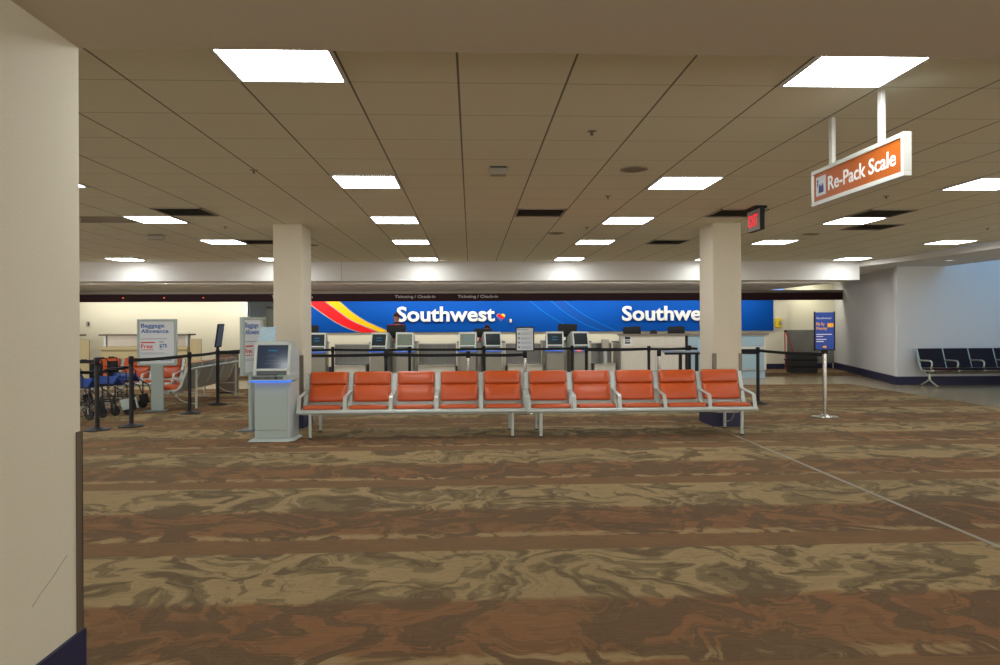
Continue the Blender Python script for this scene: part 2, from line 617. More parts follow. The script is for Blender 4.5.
def text(name, string, parent, m, x, y, z, width=None, height=0.1, bold=0.0, depth=0.002, face='-y', label=None, align='left'):
    """raised or flat lettering as a mesh; (x, y, z) is the baseline's start on the face, in the parent's space"""
    cu = bpy.data.curves.new('t', 'FONT')
    cu.body = string
    cu.offset = bold
    cu.extrude = 0.5
    cu.resolution_u = 3
    to = bpy.data.objects.new('t', cu)
    COL.objects.link(to)
    dg = bpy.context.evaluated_depsgraph_get()
    dg.update()
    me = bpy.data.meshes.new_from_object(to.evaluated_get(dg))
    bpy.data.objects.remove(to)
    bpy.data.curves.remove(cu)
    xs = [v.co.x for v in me.vertices]
    x0, x1 = min(xs), max(xs)
    cap = 0.70
    sy = height / cap
    sx = (width / (x1 - x0)) if width else sy
    zs = [v.co.z for v in me.vertices]
    z0, z1 = min(zs), max(zs)
    off = -(x1 - x0) * sx / 2 if align == 'center' else 0
    for v in me.vertices:
        u = (v.co.x - x0) * sx + off
        w = v.co.y * sy
        d = (v.co.z - z0) / max(1e-6, z1 - z0) * depth
        if face == '-y':
            v.co = Vector((x + u, y - d, z + w))
        elif face == '+y':
            v.co = Vector((x - u, y + d, z + w))
        elif face == '-x':
            v.co = Vector((x - d, y - u, z + w))
    me.materials.clear()
    me.materials.append(m)
    me.name = name
    o = bpy.data.objects.new(name, me)
    COL.objects.link(o)
    o.parent = parent
    if label:
        o['label'] = label
    return o


# ------------------------------------------------------------------ the setting
CZ = 2.955
struct('floor', MB().box(-15, 9.2, -4, 16.7, -0.08, 0), M_carpet, 'brown banded carpet with marbled stripes')
struct('floor', MB().box(-15, 9.2, 16.7, 19.1, -0.08, 0), M_tile, 'pale polished terrazzo walkway')
struct('floor', MB().box(-15, 12.6, 19.1, 24.6, -0.08, 0), M_carpet, 'brown carpet behind the counters')
struct('floor', MB().box(9.2, 15, -4, 19.1, -0.08, 0), M_tile, 'pale polished terrazzo beside the lounge seats')
# the metal joint that runs across the carpet
struct('trim_1', MB().box(3.488, 3.500, 0.0, 9.94, 0.0, 0.005).box(3.512, 3.519, 0.0, 9.94, 0.0, 0.005), M_strip, 'thin metal expansion joint in the carpet')
# ceiling grid, the bulkhead and the lower ceilings
struct('ceiling', MB().box(-15, 9.53, 3.07, 16.4, CZ, CZ + 0.1), M_ceiling, 'suspended ceiling of square tiles')
struct('beam', MB().box(-15, 15, -4, 3.07, 2.69, CZ + 0.3), M_beam, 'plain painted beam crossing overhead')
struct('ceiling', MB().box(-15, 9.25, 16.3, 22.6, 2.51, 3.1), M_soffit, 'lower painted bulkhead ceiling over the counters')
struct('ceiling', MB().prism([(9.54, 3.07), (11.35, 3.07), (11.35, 16.3), (9.26, 16.3), (9.42, 15.6), (9.51, 14.6), (9.54, 13.5)], 2.83, 2.95, 'z').box(9.26, 13.0, 16.32, 22.6, 2.83, 2.95), M_soffit, 'lower painted ceiling beside the lounge')
struct('ceiling', MB().box(11.35, 15, 3.07, 10, 2.83, 3.1), M_soffit, 'lower painted ceiling over the lounge')
struct('wall_well', MB().box(11.27, 11.35, 10, 16.2, 3.1, 4.5).box(11.35, 15, 9.92, 10.0, 3.1, 4.5), M_greywall, 'side of the roof light well')
struct('window_1', MB().box(11.27, 15.08, 9.9, 16.3, 4.5, 4.52), glow('daylit_roof_glass', (0.25, 0.5, 1.0, 1), 0.5), 'daylit roof light over the lounge')
struct('trim_6', MB().box(-2.985, -2.979, 16.296, 16.30, 2.51, CZ).box(-3.16, -3.154, 16.3, 21.28, 2.507, 2.51), M_guard, 'fine panel joint in the bulkhead')
# walls
struct('wall_left', MB().box(-15.1, -15, -4, 24.6, 0, 3.2), M_cream)
struct('wall_rear', MB().box(-15, 15, -4.1, -4, 0, 3.2), M_wall)
struct('wall_right', MB().box(15, 15.1, -4, 16.3, 0, 4.6), M_greywall)
struct('wall_lounge', MB().box(10.16, 15, 16.3, 16.42, 0, 4.5), M_greywall, 'pale grey wall behind the dark seats')
ang = MB()
ang.prism([(10.165, 16.31), (11.95, 22.7), (12.1, 22.7), (10.315, 16.31)], 0, 2.83, 'z')
struct('wall_angled', ang, M_greywall, 'pale grey angled wall beside the counters')
# back wall, with the doorway beside the banner
DX0, DX1 = -7.0, -5.5
struct('wall_back', MB().box(-15, DX0, 22.3, 22.4, 0, 2.51).box(DX1, 10.24, 22.3, 22.4, 0, 2.51).box(DX0, DX1, 22.3, 22.4, 2.24, 2.51), M_cream, 'cream wall behind the counters')
struct('wall_alcove', MB().box(10.24, 12.1, 22.45, 22.55, 0, 2.83), M_cream, 'cream alcove wall at the end of the counters')
struct('wall_corridor', MB().box(-9, -4, 24.5, 24.6, 0, 2.51), M_cream, 'cream wall inside the doorway')
struct('ceiling', MB().box(-9, -4, 22.6, 24.6, 2.45, 2.51), M_soffit, 'corridor ceiling')
struct('trim_2', MB().box(DX0 - 0.1, DX0, 22.26, 22.44, 0, 2.24).box(DX1, DX1 + 0.1, 22.26, 22.44, 0, 2.24), M_frame_white, 'white door casing')
dr = thing('door_leaf', 'olive grey door leaf standing inside the doorway behind the pillar', 'door', (-6.35, 23.3, 0))
MB().box(-0.36, 0.36, -0.02, 0.02, 0, 2.1).build('leaf', M_olive, dr)
MB().cyl((-0.30, -0.02, 1.0), (-0.30, -0.07, 1.0), 0.02).box(-0.32, -0.22, -0.085, -0.065, 0.985, 1.015).build('door_handle', M_alu, dr)
# baseboards
struct('baseboard_back', MB().box(-15, DX0 - 0.1, 22.27, 22.3, 0, 0.17).box(DX1 + 0.1, 10.24, 22.27, 22.3, 0, 0.17), M_navy)
struct('baseboard_alcove', MB().box(10.24, 11.8, 22.42, 22.45, 0, 0.17), M_navy)
struct('baseboard_lounge', MB().box(10.12, 15, 16.27, 16.3, 0, 0.2), M_navy)
struct('baseboard_angled', MB().prism([(10.12, 16.28), (11.9, 22.6), (11.95, 22.7), (10.15, 16.3)], 0, 0.2, 'z').prism([(10.1, 16.27), (11.86, 22.45), (11.9, 22.45), (10.15, 16.3)], 0, 0.2, 'z'), M_navy)
# dark band with the department name
band = struct('trim_3', MB().box(-15, 11.55, 21.3, 21.38, 2.20, 2.43), M_band, 'dark maroon sign band hanging over the counters')
struct('trim_4', MB().box(-15, 11.55, 21.28, 21.40, 2.43, 2.51), M_guard, 'metal rail above the maroon band')
for xx in (-2.30, -0.40, -5.98):
    text('lettering', 'Ticketing / Check-in', band, M_bandtext, xx, 21.30, 2.30, width=1.22, height=0.085, bold=0.012, depth=0.004)

for xx in (-10.35, -9.15, -8.0):
    MB().box(xx - 0.02, xx + 0.02, 21.292, 21.30, 2.31, 2.335).build('indicator_lamp', M_redglow, band)


def pillar(cxl, cxr, y0, y1, guards, label):
    p = struct('pillar', MB().box(cxl, cxr, y0, y1, 0, CZ, bev=0.008), M_pillar, label)
    b = MB().box(cxl - 0.012, cxr + 0.012, y0 - 0.012, y1 + 0.012, 0, 0.2).build('baseboard', M_navy, p)
    for gx, gy, sx in guards:
        g = MB()
        g.box(min(gx, gx - sx * 0.045), max(gx, gx - sx * 0.045), gy - 0.006, gy - 0.0005, 0.2, 1.06)
        g.box(min(gx, gx + sx * 0.005) + (0.0005 if sx > 0 else -0.0005), max(gx, gx + sx * 0.005) + (0.0005 if sx > 0 else -0.0005), gy - 0.006, gy + 0.045, 0.2, 1.06)
        g.build('corner_guard', M_guard, p)
    return p


pillar(-2.85, -2.435, 10.23, 10.8, [(-2.85, 10.23, -1), (-2.435, 10.23, 1)], 'beige square pillar behind the nearest check-in machine')
pillar(3.505, 3.92, 10.0, 10.6, [(3.505, 10.0, -1), (3.92, 10.0, 1)], 'beige square pillar at the bench end by the floor joint')
# the near column, close to the camera
nc = struct('pillar', MB().box(-2.75, -1.675, 1.3, 3.07, 0, 2.69), mat('near_pillar_covering', rgb(204, 196, 174), 0.85, noise=0.06, nscale=130, bump=0.3), 'large beige pillar standing nearest, with navy base')
MB().box(-2.765, -1.66, 1.285, 3.085, 0, 0.2).build('baseboard', M_navy, nc)
MB().box(-1.6745, -1.668, 3.035, 3.078, 0.2, 1.05, bev=0.001).box(-1.72, -1.668, 3.0705, 3.078, 0.2, 1.05, bev=0.001).build('corner_guard', M_guard_dark, nc)
sc_ = MB()
sc_.strip([(2.74, 0.43), (2.80, 0.465), (2.86, 0.49), (2.93, 0.53), (2.97, 0.55)], 0.006, -1.675, -1.6742, 'x')
sc_.build('scuff_mark', mat('scuff', rgb(172, 164, 144), 0.8), nc)

# ------------------------------------------------------------------ ceiling fittings
T = 0.653
TX = 0.651


def cell(k, j):
    """centre of ceiling tile: column k, row j (row 0 ends where the second row begins)"""
    return (-0.069 + TX * (k + 0.5), 4.23 + T * (j - 0.5))


cl = thing('ceiling_light', '', 'ceiling light', (0, 0, CZ), group='square ceiling lights')
fr = MB()
hw = TX / 2 - 0.006
for a in (-1, 1):
    fr.box(a * hw - (0.022 if a > 0 else 0), a * hw + (0.022 if a < 0 else 0), -hw, hw, -0.012, 0.0)
    fr.box(-hw, hw, a * hw - (0.022 if a > 0 else 0), a * hw + (0.022 if a < 0 else 0), -0.012, 0.0)
fr.build('frame', M_frame_white, cl)
MB().box(-hw + 0.024, hw - 0.024, -hw + 0.024, hw - 0.024, -0.008, -0.002).build('diffuser', M_lamp, cl)
coln = {-12: 'far beyond the wheelchairs', -7: 'over the wheelchairs side', -2: 'between kiosk pillar and ceiling centre', 3: 'between centre and hanging sign', 8: 'beyond the hanging sign', 13: 'nearest the lounge'}
rown = {0: 'in the row by the beam', 5: 'in the second row', 9: 'in the third row', 13: 'in the fourth row', 18: 'in the bulkhead row'}
first = True
for j, ks in ((0, (-7, -2, 3, 8)), (5, (-12, -7, -2, 3, 8, 13)), (9, (-12, -7, -2, 3, 8, 13)), (13, (-12, -7, -2, 3, 8, 13)), (18, (-12, -7, -2, 3, 8, 13))):
    for k in ks:
        x, y = cell(k, j)
        if j == 18 and y > 16:
            y = 15.7
        lab = 'square ceiling light %s, %s' % (rown[j], coln[k])
        if first:
            cl.location = (x, y, CZ)
            cl['label'] = lab
            first = False
        else:
            dup(cl, (x, y, CZ), label=lab)


def vent(k, j, w, label):
    x, y = cell(k, j)
    t = thing('ceiling_vent', label, 'air vent', (x + (w - 1) * TX / 2, y, CZ), group='ceiling air vents')
    hx, hy = TX * w / 2 - 0.012, T / 2 - 0.012
    f = MB()
    for a in (-1, 1):
        f.box(a * hx - 0.02, a * hx + 0.02 - 0.02, -hy, hy, -0.012, 0.0) if a > 0 else f.box(-hx, -hx + 0.02, -hy, hy, -0.012, 0.0)
        f.box(-hx, hx, min(a * hy, a * (hy - 0.02)), max(a * hy, a * (hy - 0.02)), -0.012, 0.0)
    f.build('frame', M_ceilitem, t)
    g = MB()
    for i in range(9):
        yy = -hy + 0.05 + i * (2 * hy - 0.1) / 8
        g.prism([(yy - 0.022, -0.010), (yy - 0.018, -0.010), (yy + 0.022, -0.001), (yy + 0.018, -0.001)], -hx + 0.02, hx - 0.02, 'x')
    g.build('grille', M_vent, t)
    MB().box(-hx + 0.02, hx - 0.02, -hy + 0.02, hy - 0.02, -0.0012, -0.0004).build('backing', M_ventdark, t)
    return t


vent(-6, 8, 1, 'dark square ceiling vent beside the third-row light over the wheelchairs')
vent(-6, 13, 1, 'dark square ceiling vent next to the kiosk-side pillar top')
vent(1, 8, 1, 'grey ceiling vent alone in the middle of the ceiling')
vent(5, 8, 1, 'grey ceiling vent beside the red exit sign')
vent(5, 13, 1, 'grey ceiling vent before the pillar nearest the exit sign')
vent(8, 8, 1, 'dark ceiling vent beyond the orange hanging sign')
vent(9, 10, 1, 'dark ceiling vent behind the light beyond the orange hanging sign')


def sprinkler(x, y, label):
    t = thing('sprinkler', label, 'sprinkler', (x, y, CZ), group='ceiling sprinkler heads')
    MB().lathe([(0.0, -0.004), (0.035, -0.004), (0.035, 0)], 14).build('plate', M_ceilitem, t, smooth_deg=40)
    MB().cyl((0, 0, -0.004), (0, 0, -0.026), 0.007).lathe([(0, -0.03), (0.013, -0.03), (0.013, -0.026), (0, -0.026)], 12).build('nozzle', M_guard_dark, t, smooth_deg=40)


for x, y, l in ((0.92, 5.26, 'small sprinkler head nearest the beam, above the banner arcs'),
                (1.57, 7.94, 'small sprinkler head in front of the lone middle vent'),
                (1.75, 10.5, 'small sprinkler head beyond the middle ceiling vent'),
                (4.79, 7.88, 'small sprinkler head under the orange hanging sign'),
                (-3.62, 10.49, 'small sprinkler head before the kiosk-side pillar'),
                (-2.03, 6.66, 'small sprinkler head beside the second-row light by the kiosk'),
                (8.02, 10.55, 'small sprinkler head near the lounge-side light')):
    sprinkler(x, y, l)


def speaker(x, y, label):
    t = thing('ceiling_speaker', label, 'speaker', (x, y, CZ), group='round ceiling speakers')
    MB().lathe([(0.13, 0.0), (0.13, -0.006), (0.115, -0.010), (0.10, -0.008)], 28).build('rim', M_ceilitem, t, smooth_deg=40)
    MB().lathe([(0, -0.010), (0.07, -0.009), (0.10, -0.006), (0.10, -0.001)], 28).build('grille', M_vent, t, smooth_deg=40)


speaker(1.54, 6.54, 'round ceiling speaker beside the second-row light over the banner')
speaker(1.37, 11.19, 'round ceiling speaker beyond the middle ceiling vent')
speaker(5.59, 11.29, 'round ceiling speaker beyond the exit sign')
speaker(-2.9, 12.9, 'round ceiling speaker over the kiosk-side pillar')


def ceiling_box(name, x, y, label, cat, w=0.18):
    t = thing(name, label, cat, (x, y, CZ))
    MB().prism([(-w / 2, 0), (w / 2, 0), (w * 0.4, -0.075), (-w * 0.4, -0.075)], -0.05, 0.05, 'y').build('housing', M_ceilitem, t)
    MB().box(-w * 0.42, w * 0.42, -0.056, 0.056, -0.014, -0.002).build('mount', M_black, t)


ceiling_box('emergency_light', 0.26, 6.5, 'small white box fitted to the ceiling before the middle vent', 'emergency light')
ceiling_box('ceiling_sensor', -5.05, 11.48, 'pale sensor housing on the ceiling behind the light over the wheelchairs', 'sensor', 0.26)
ceiling_box('ceiling_camera', -5.35, 9.59, 'pale camera housing on the ceiling beside the nearest pillar', 'camera', 0.26)
pn = thing('access_panel', 'long flat access panel in the ceiling over the wheelchairs', 'access panel', (-4.95, 9.8, CZ - 0.007))
MB().box(-0.66, 0.66, -0.28, 0.28, 0.0, 0.006, bev=0.002).build('panel', M_ceilitem, pn)
for i, (x, y, z, l) in enumerate(((-7.4, 17.2, 2.51, 'over the baggage sign'), (-1.14, 17.0, 2.51, 'over the first banner script'), (6.2, 16.9, 2.51, 'beside the far pillar'), (10.33, 14.7, 2.83, 'before the blue-lit lounge wall'))):
    d = thing('downlight', 'small round downlight in the lower ceiling, %s' % l, 'downlight', (x, y, z), group='recessed downlights')
    MB().lathe([(0.10, 0.0), (0.10, -0.006), (0.075, -0.006), (0.07, -0.001)], 24).build('trim_ring', M_frame_white, d, smooth_deg=40)
    MB().lathe([(0, -0.003), (0.07, -0.003), (0.07, -0.0005)], 24).build('lens', M_down, d)

# orange hanging sign (its face looks along -x)
sg = thing('hanging_sign', 'orange hanging sign reading Re-Pack Scale in a silver frame', 'sign', (2.58, 4.59, 2.365))
L2, HH = 0.562, 0.262
f = MB()
f.box(-0.025, 0.025, -L2, L2, 0, 0.03, bev=0.003).box(-0.025, 0.025, -L2, L2, HH - 0.03, HH, bev=0.003)
f.box(-0.025, 0.025, -L2, -L2 + 0.03, 0.03, HH - 0.03, bev=0.003).box(-0.025, 0.025, L2 - 0.03, L2, 0.03, HH - 0.03, bev=0.003)
f.build('frame', M_frame_white, sg)
MB().box(-0.017, 0.017, -L2 + 0.03, L2 - 0.02, 0.02, HH - 0.02).build('panel', M_signorange, sg)
MB().box(-0.0185, -0.017, 0.36, 0.50, 0.065, 0.205).build('pictogram_tile', M_signwhite, sg)
pg = MB()
pg.box(-0.0195, -0.0185, 0.39, 0.46, 0.085, 0.135).box(-0.0195, -0.0185, 0.40, 0.415, 0.085, 0.15).box(-0.0195, -0.0185, 0.435, 0.45, 0.085, 0.15)
pg.cyl((-0.0195, 0.475, 0.175), (-0.0185, 0.475, 0.175), 0.011).box(-0.0195, -0.0185, 0.468, 0.482, 0.135, 0.162)
pg.build('pictogram', mat('pictogram_blue', rgb(70, 74, 150), 0.5), sg)
text('lettering', 'Re-Pack Scale', sg, M_textwhite, -0.0172, 0.325, 0.083, width=0.80, height=0.098, bold=0.014, depth=0.002, face='-x')
for yy in (-0.30, 0.30):
    MB().box(-0.014, 0.014, yy - 0.022, yy + 0.022, HH - 0.005, CZ - 2.365, bev=0.003).build('hanger', M_frame_white, sg)

# exit sign
ex = thing('exit_sign', 'red lit EXIT sign with black housing hanging from the ceiling', 'exit sign', (3.6, 8.7, CZ))
MB().box(-0.075, 0.075, -0.17, 0.17, -0.03, 0, bev=0.004).build('canopy', M_black, ex)
MB().box(-0.028, 0.034, -0.19, 0.19, -0.30, -0.03, bev=0.005).build('housing', M_black, ex)
MB().box(-0.034, -0.028, -0.19, 0.19, -0.295, -0.04).build('face', M_exitface, ex)
text('lettering', 'EXIT', ex, M_exit, -0.0342, 0.135, -0.24, width=0.27, height=0.15, bold=0.002, depth=0.002, face='-x')

# ------------------------------------------------------------------ banner with the airline's script
bn = thing('wall_banner', 'long blue wall banner with raised white lettering and colour stripes', 'banner', (0, 22.245, 0))
BX0, BX1, BZ0, BZ1 = -5.4, 9.77, 1.245, 2.38
MB().box(BX0, BX1, 0, 0.054, BZ0, BZ1).build('panel', M_bannerblue, bn)


def art(u, v):
    return (-4.98 + (u - 313) * 0.03209, 1.5 - (v + 0.0045 * (u - 500) - 323.87) * 0.0316)


def curve_pts(pts, n=10):
    """smooth line through the points (Catmull-Rom)"""
    P = [pts[0]] + list(pts) + [pts[-1]]
    out = []
    for i in range(1, len(P) - 2):
        for k in range(n):
            t = k / n
            q = []
            for c in (0, 1):
                a, b, cc, d = P[i - 1][c], P[i][c], P[i + 1][c], P[i + 2][c]
                q.append(0.5 * (2 * b + (cc - a) * t + (2 * a - 5 * b + 4 * cc - d) * t * t + (3 * b - a - 3 * cc + d) * t ** 3))
            out.append(tuple(q))
    out.append(tuple(pts[-1]))
    return out


def clampz(pts):
    return [(max(BX0, min(BX1, x)), max(BZ0, min(BZ1, z))) for x, z in pts]


e_low = curve_pts([art(*p) for p in ((296, 292), (312.7, 306.2), (321.7, 313), (334.3, 321.6), (346, 327.9), (360.5, 333.0))])
e_mid = curve_pts([art(*p) for p in ((309, 288), (325.3, 301.3), (339.8, 312.5), (350.6, 320.2), (364, 326.5), (378, 332.3))])
e_up = curve_pts([art(*p) for p in ((323, 288), (338.9, 301.3), (350.6, 311.6), (364, 320.7), (375, 326), (388, 331.8))])


def ribbon(lo, up, y0, y1):
    mb = MB()
    for (a, b, c, d) in zip(lo, lo[1:], up[1:], up):
        A = clampz([a, b, c, d])
        va = [mb.bm.verts.new((p[0], y0, p[1])) for p in A]
        mb.bm.faces.new(va)
    bmesh.ops.remove_doubles(mb.bm, verts=mb.bm.verts, dist=1e-5)
    return mb


def offset(pts, d):
    return [(x + d * 0.6, z + d * 0.8) for x, z in pts]


ribbon(e_low, e_mid, -0.002, 0).build('red_stripe', M_red, bn, label='red stripe')
ribbon(offset(e_mid, 0.0), e_up, -0.0022, 0).build('yellow_stripe', M_yellow, bn, label='yellow stripe')
for e in (e_low, e_mid, e_up):
    ribbon(offset(e, -0.012), offset(e, 0.016), -0.0035, 0).build('silver_line', M_textgrey, bn, label='thin silver line beside a stripe')
a1 = curve_pts([art(*p) for p in ((511, 288), (527.6, 301.4), (542, 312.8), (558.8, 323), (578, 332))])
a2 = curve_pts([art(*p) for p in ((533, 288), (548.6, 301.4), (562.4, 312.8), (582.8, 324.8), (600.8, 331.6))])
a3 = curve_pts([art(*p) for p in ((547, 288), (562.4, 301.4), (578, 312.8), (596, 323), (615, 331.8))])
ribbon(a2, a3, -0.0015, 0).build('blue_shade', M_bannerdark, bn, label='darker blue sweep')
for a in (a1, a2, a3):
    ribbon(offset(a, -0.010), offset(a, 0.012), -0.003, 0).build('blue_arc', M_bannerarc, bn, label='light blue arc line')
text('lettering', 'Southwest', bn, M_silver, -2.34, -0.02, 1.60, width=3.10, height=0.45, bold=0.024, depth=0.05, label='raised white letters, first script')
text('lettering', 'Southwest', bn, M_silver, 4.83, -0.02, 1.60, width=3.10, height=0.45, bold=0.024, depth=0.05, label='raised white letters, second script')


def heart(parent, cx0, z0, s, y):
    pts = []
    for i in range(40):
        t = 2 * math.pi * i / 40
        pts.append((16 * math.sin(t) ** 3 / 17, (13 * math.cos(t) - 5 * math.cos(2 * t) - 2 * math.cos(3 * t) - math.cos(4 * t)) / 17))
    rot = math.radians(0)

    nx, nz_ = 0.55, 0.835

    def cut(poly, c, sgn):
        out = []
        for a, b in zip(poly, poly[1:] + poly[:1]):
            da = (a[0] * nx + a[1] * nz_ - c) * sgn
            db = (b[0] * nx + b[1] * nz_ - c) * sgn
            if da >= 0:
                out.append(a)
            if (da >= 0) != (db >= 0):
                t = da / (da - db)
                out.append((a[0] + (b[0] - a[0]) * t, a[1] + (b[1] - a[1]) * t))
        return out
    for nm, m, lo, hi in (('heart_blue', mat('heart_blue', rgb(60, 80, 170), 0.4), -9, -0.25), ('heart_red', M_red, -0.25, 0.42), ('heart_yellow', M_yellow, 0.42, 9)):
        q = cut(cut(pts, lo, 1), hi, -1)
        MB().prism([(cx0 + s * u, z0 + s * v) for u, v in q], y - 0.03, y - 0.018, 'y').build(nm, m, parent)
    MB().prism([(cx0 + s * 1.13 * u, z0 + s * 1.12 * v) for u, v in pts], y - 0.018, y, 'y').build('heart_rim', M_textgrey, parent)


heart(bn, 0.95, 1.72, 0.135, 0)
heart(bn, 8.14, 1.72, 0.135, 0)
for xx in (1.26, 6.83 + 0.55):
    th = thing('thermostat', 'small white wall box on the blue banner, %s' % ('beside the coloured heart' if xx < 2 else 'under the second script'), 'wall box', (xx, 22.175, 1.60 if xx < 2 else 1.50))
    MB().box(-0.035, 0.035, 0, 0.065, -0.06, 0.06, bev=0.006).build('cover', M_podium, th)
    MB().box(-0.018, 0.018, -0.008, 0, -0.02, 0.03).build('dial', M_textwhite, th)

# ------------------------------------------------------------------ benches


def make_bench(n, label, loc, rz=0.0, P=0.61):
    """tandem seating: front rail on y = 0, backs lean toward +y, first seat starts at x = 0"""
    t = thing('tandem_bench', label, 'bench', loc, rz, 'orange tandem benches')
    W = P * n
    prof = [(0.045, 0.372), (0.20, 0.352), (0.36, 0.328), (0.42, 0.345), (0.455, 0.44), (0.52, 0.62), (0.595, 0.83)]
    MB().tube([(-0.02, 0, 0.345), (W + 0.02, 0, 0.345)], 0.029, 14).build('front_rail', M_seatmetal, t, smooth_deg=40)
    MB().tube([(-0.02, 0.64, 0.735), (W + 0.02, 0.64, 0.735)], 0.020, 12).build('back_rail', M_seatmetal, t, smooth_deg=40)
    MB().box(0.0, W, 0.20, 0.245, 0.285, 0.335).build('beam', M_seatmetal, t)
    for i in range(n):
        x0, x1 = i * P + 0.045, (i + 1) * P - 0.045
        MB().strip(prof, 0.012, x0 - 0.015, x1 + 0.015, 'x').build('shell', M_shell if False else M_seatmetal_shell, t, smooth_deg=50)
        wd = x1 - x0
        tilt = -(math.pi / 2 - math.atan2(0.39, 0.14))
        Ms = Matrix.Translation((x0, 0.022, 0.378)) @ Matrix.Rotation(math.radians(-90 - 7.5), 4, 'X')
        MB().pad(wd, 0.40, 0.052, 0.045, Ms, dome=0.010).build('seat_cushion', M_orange, t, smooth_deg=70)
        Mx = Matrix.Translation((x0, 0.444, 0.434)) @ Matrix.Rotation(tilt, 4, 'X')
        MB().pad(wd, 0.236, 0.040, 0.028, Mx, dome=0.014).build('back_cushion', M_orange, t, smooth_deg=70)
        Mx = Matrix.Translation((x0, 0.444, 0.434)) @ Matrix.Rotation(tilt, 4, 'X') @ Matrix.Translation((0, 0, 0.236))
        MB().pad(wd, 0.186, 0.054, 0.032, Mx, dome=0.012).build('head_cushion', M_orange, t, smooth_deg=70)
    for i in range(n + 1):
        xc = i * P
        w = 0.026
        b = MB()
        b.strip([(0.40, 0.375), (0.45, 0.43), (0.525, 0.64), (0.59, 0.81)], 0.035, xc - w, xc + w, 'x')
        b.strip([(0.62, 0.735), (0.56, 0.74)], 0.03, xc - w * 0.7, xc + w * 0.7, 'x')
        b.strip([(0.30, 0.325), (0.42, 0.385)], 0.03, xc - w * 0.8, xc + w * 0.8, 'x')
        b.build('side_bracket', M_seatmetal, t, smooth_deg=30)
        A = MB()
        A.strip([(0.50, 0.585), (0.38, 0.565), (0.16, 0.545), (0.09, 0.538), (0.065, 0.52), (0.04, 0.44), (0.018, 0.365)], 0.012, xc - 0.024, xc + 0.024, 'x')
        A.strip([(0.02, 0.355), (0.20, 0.34), (0.40, 0.37)], 0.02, xc - 0.012, xc + 0.012, 'x')
        A.build('armrest', M_seatmetal, t, smooth_deg=30)
    for lx in (0.155, W - 0.19):
        for ly, zt in ((0.0, 0.34), (0.64, 0.735)):
            l = MB().cyl((lx, ly, 0.012), (lx, ly, zt), 0.021, n=14).build('leg', M_seatmetal, t, smooth_deg=40)
            MB().cyl((lx, ly, 0.0), (lx, ly, 0.014), 0.024, n=14).build('foot', M_rubber, l, smooth_deg=40)
        arc = [(lx, 0.64 - 0.02 - 0.36 * math.sin(k * math.pi / 16), 0.10 + 0.22 * (1 - math.cos(k * math.pi / 16))) for k in range(9)]
        MB().tube([(lx, 0.02, 0.30), (lx, 0.62, 0.30)], 0.012, 8).build('stretcher', M_seatmetal, t, smooth_deg=40)
        MB().tube(arc, 0.008, 8).build('brace', M_seatmetal, t, smooth_deg=40)
    return t


M_seatmetal_shell = mat('bench_shell_grey', rgb(160, 160, 152), 0.4, 0.5)
make_bench(5, 'row of five orange seats beside the nearest check-in machine', (-2.275, 9.30, 0), 0.0, 0.602)
make_bench(5, 'row of five orange seats ending by the beige pillar with floor joint', (0.765, 9.245, 0))
make_bench(4, 'four-seat orange bench seen from behind, beyond the wheelchairs', (-5.555, 14.99, 0), -math.pi / 2)
make_bench(3, 'three-seat orange bench facing forward behind the baggage sign', (-7.72, 14.05, 0))

# dark lounge seats along the wall
ls = thing('lounge_bench', 'row of black lounge seats with silver arms against the blue-lit wall', 'bench', (10.52, 15.5, 0))
PP = 0.615
NS = 7
MB().box(0.0, PP * NS, 0.22, 0.29, 0.30, 0.36, bev=0.008).build('beam', M_guard_dark, ls)
for i in range(NS):
    x0, x1 = i * PP + 0.02, (i + 1) * PP - 0.02
    MB().strip([(0.03, 0.415), (0.10, 0.43), (0.42, 0.395), (0.47, 0.40)], 0.035, x0, x1, 'x').build('seat', M_darkseat_red if i == 0 else M_darkseat, ls, smooth_deg=50)
    MB().strip([(0.46, 0.44), (0.50, 0.52), (0.62, 0.87)], 0.03, x0, x1, 'x').build('backrest', M_darkseat, ls, smooth_deg=50)
for i in range(NS + 1):
    xc = i * PP
    MB().strip([(0.03, 0.385), (0.30, 0.37), (0.45, 0.38), (0.50, 0.47), (0.63, 0.88)], 0.035, xc - 0.014, xc + 0.014, 'x').build('side_frame', M_seatgreen, ls, smooth_deg=40)
    MB().tube([(xc, 0.51, 0.60), (xc, 0.35, 0.605), (xc, 0.14, 0.605), (xc, 0.09, 0.59), (xc, 0.07, 0.55), (xc, 0.09, 0.46), (xc, 0.11, 0.39)], 0.019, 10).build('armrest', M_seatgreen, ls, smooth_deg=50)
for xc in (0.06, PP * NS / 2, PP * NS - 0.06):
    g = MB()
    g.tube([(xc, 0.25, 0.33), (xc, 0.25, 0.17)], 0.028, 10)
    g.tube([(xc, 0.25, 0.17), (xc, 0.12, 0.10), (xc, -0.05, 0.025)], 0.02, 10)
    g.tube([(xc, 0.25, 0.17), (xc, 0.38, 0.10), (xc, 0.55, 0.025)], 0.02, 10)
    l = g.build('leg', M_seatgreen, ls, smooth_deg=50)
    MB().lathe([(0, 0), (0.025, 0), (0.025, 0.02), (0, 0.02)], 12, (xc, -0.05, 0)).build('foot', M_rubber, l)
    MB().lathe([(0, 0), (0.025, 0), (0.025, 0.02), (0, 0.02)], 12, (xc, 0.55, 0)).build('foot', M_rubber, l)

# ------------------------------------------------------------------ check-in machines


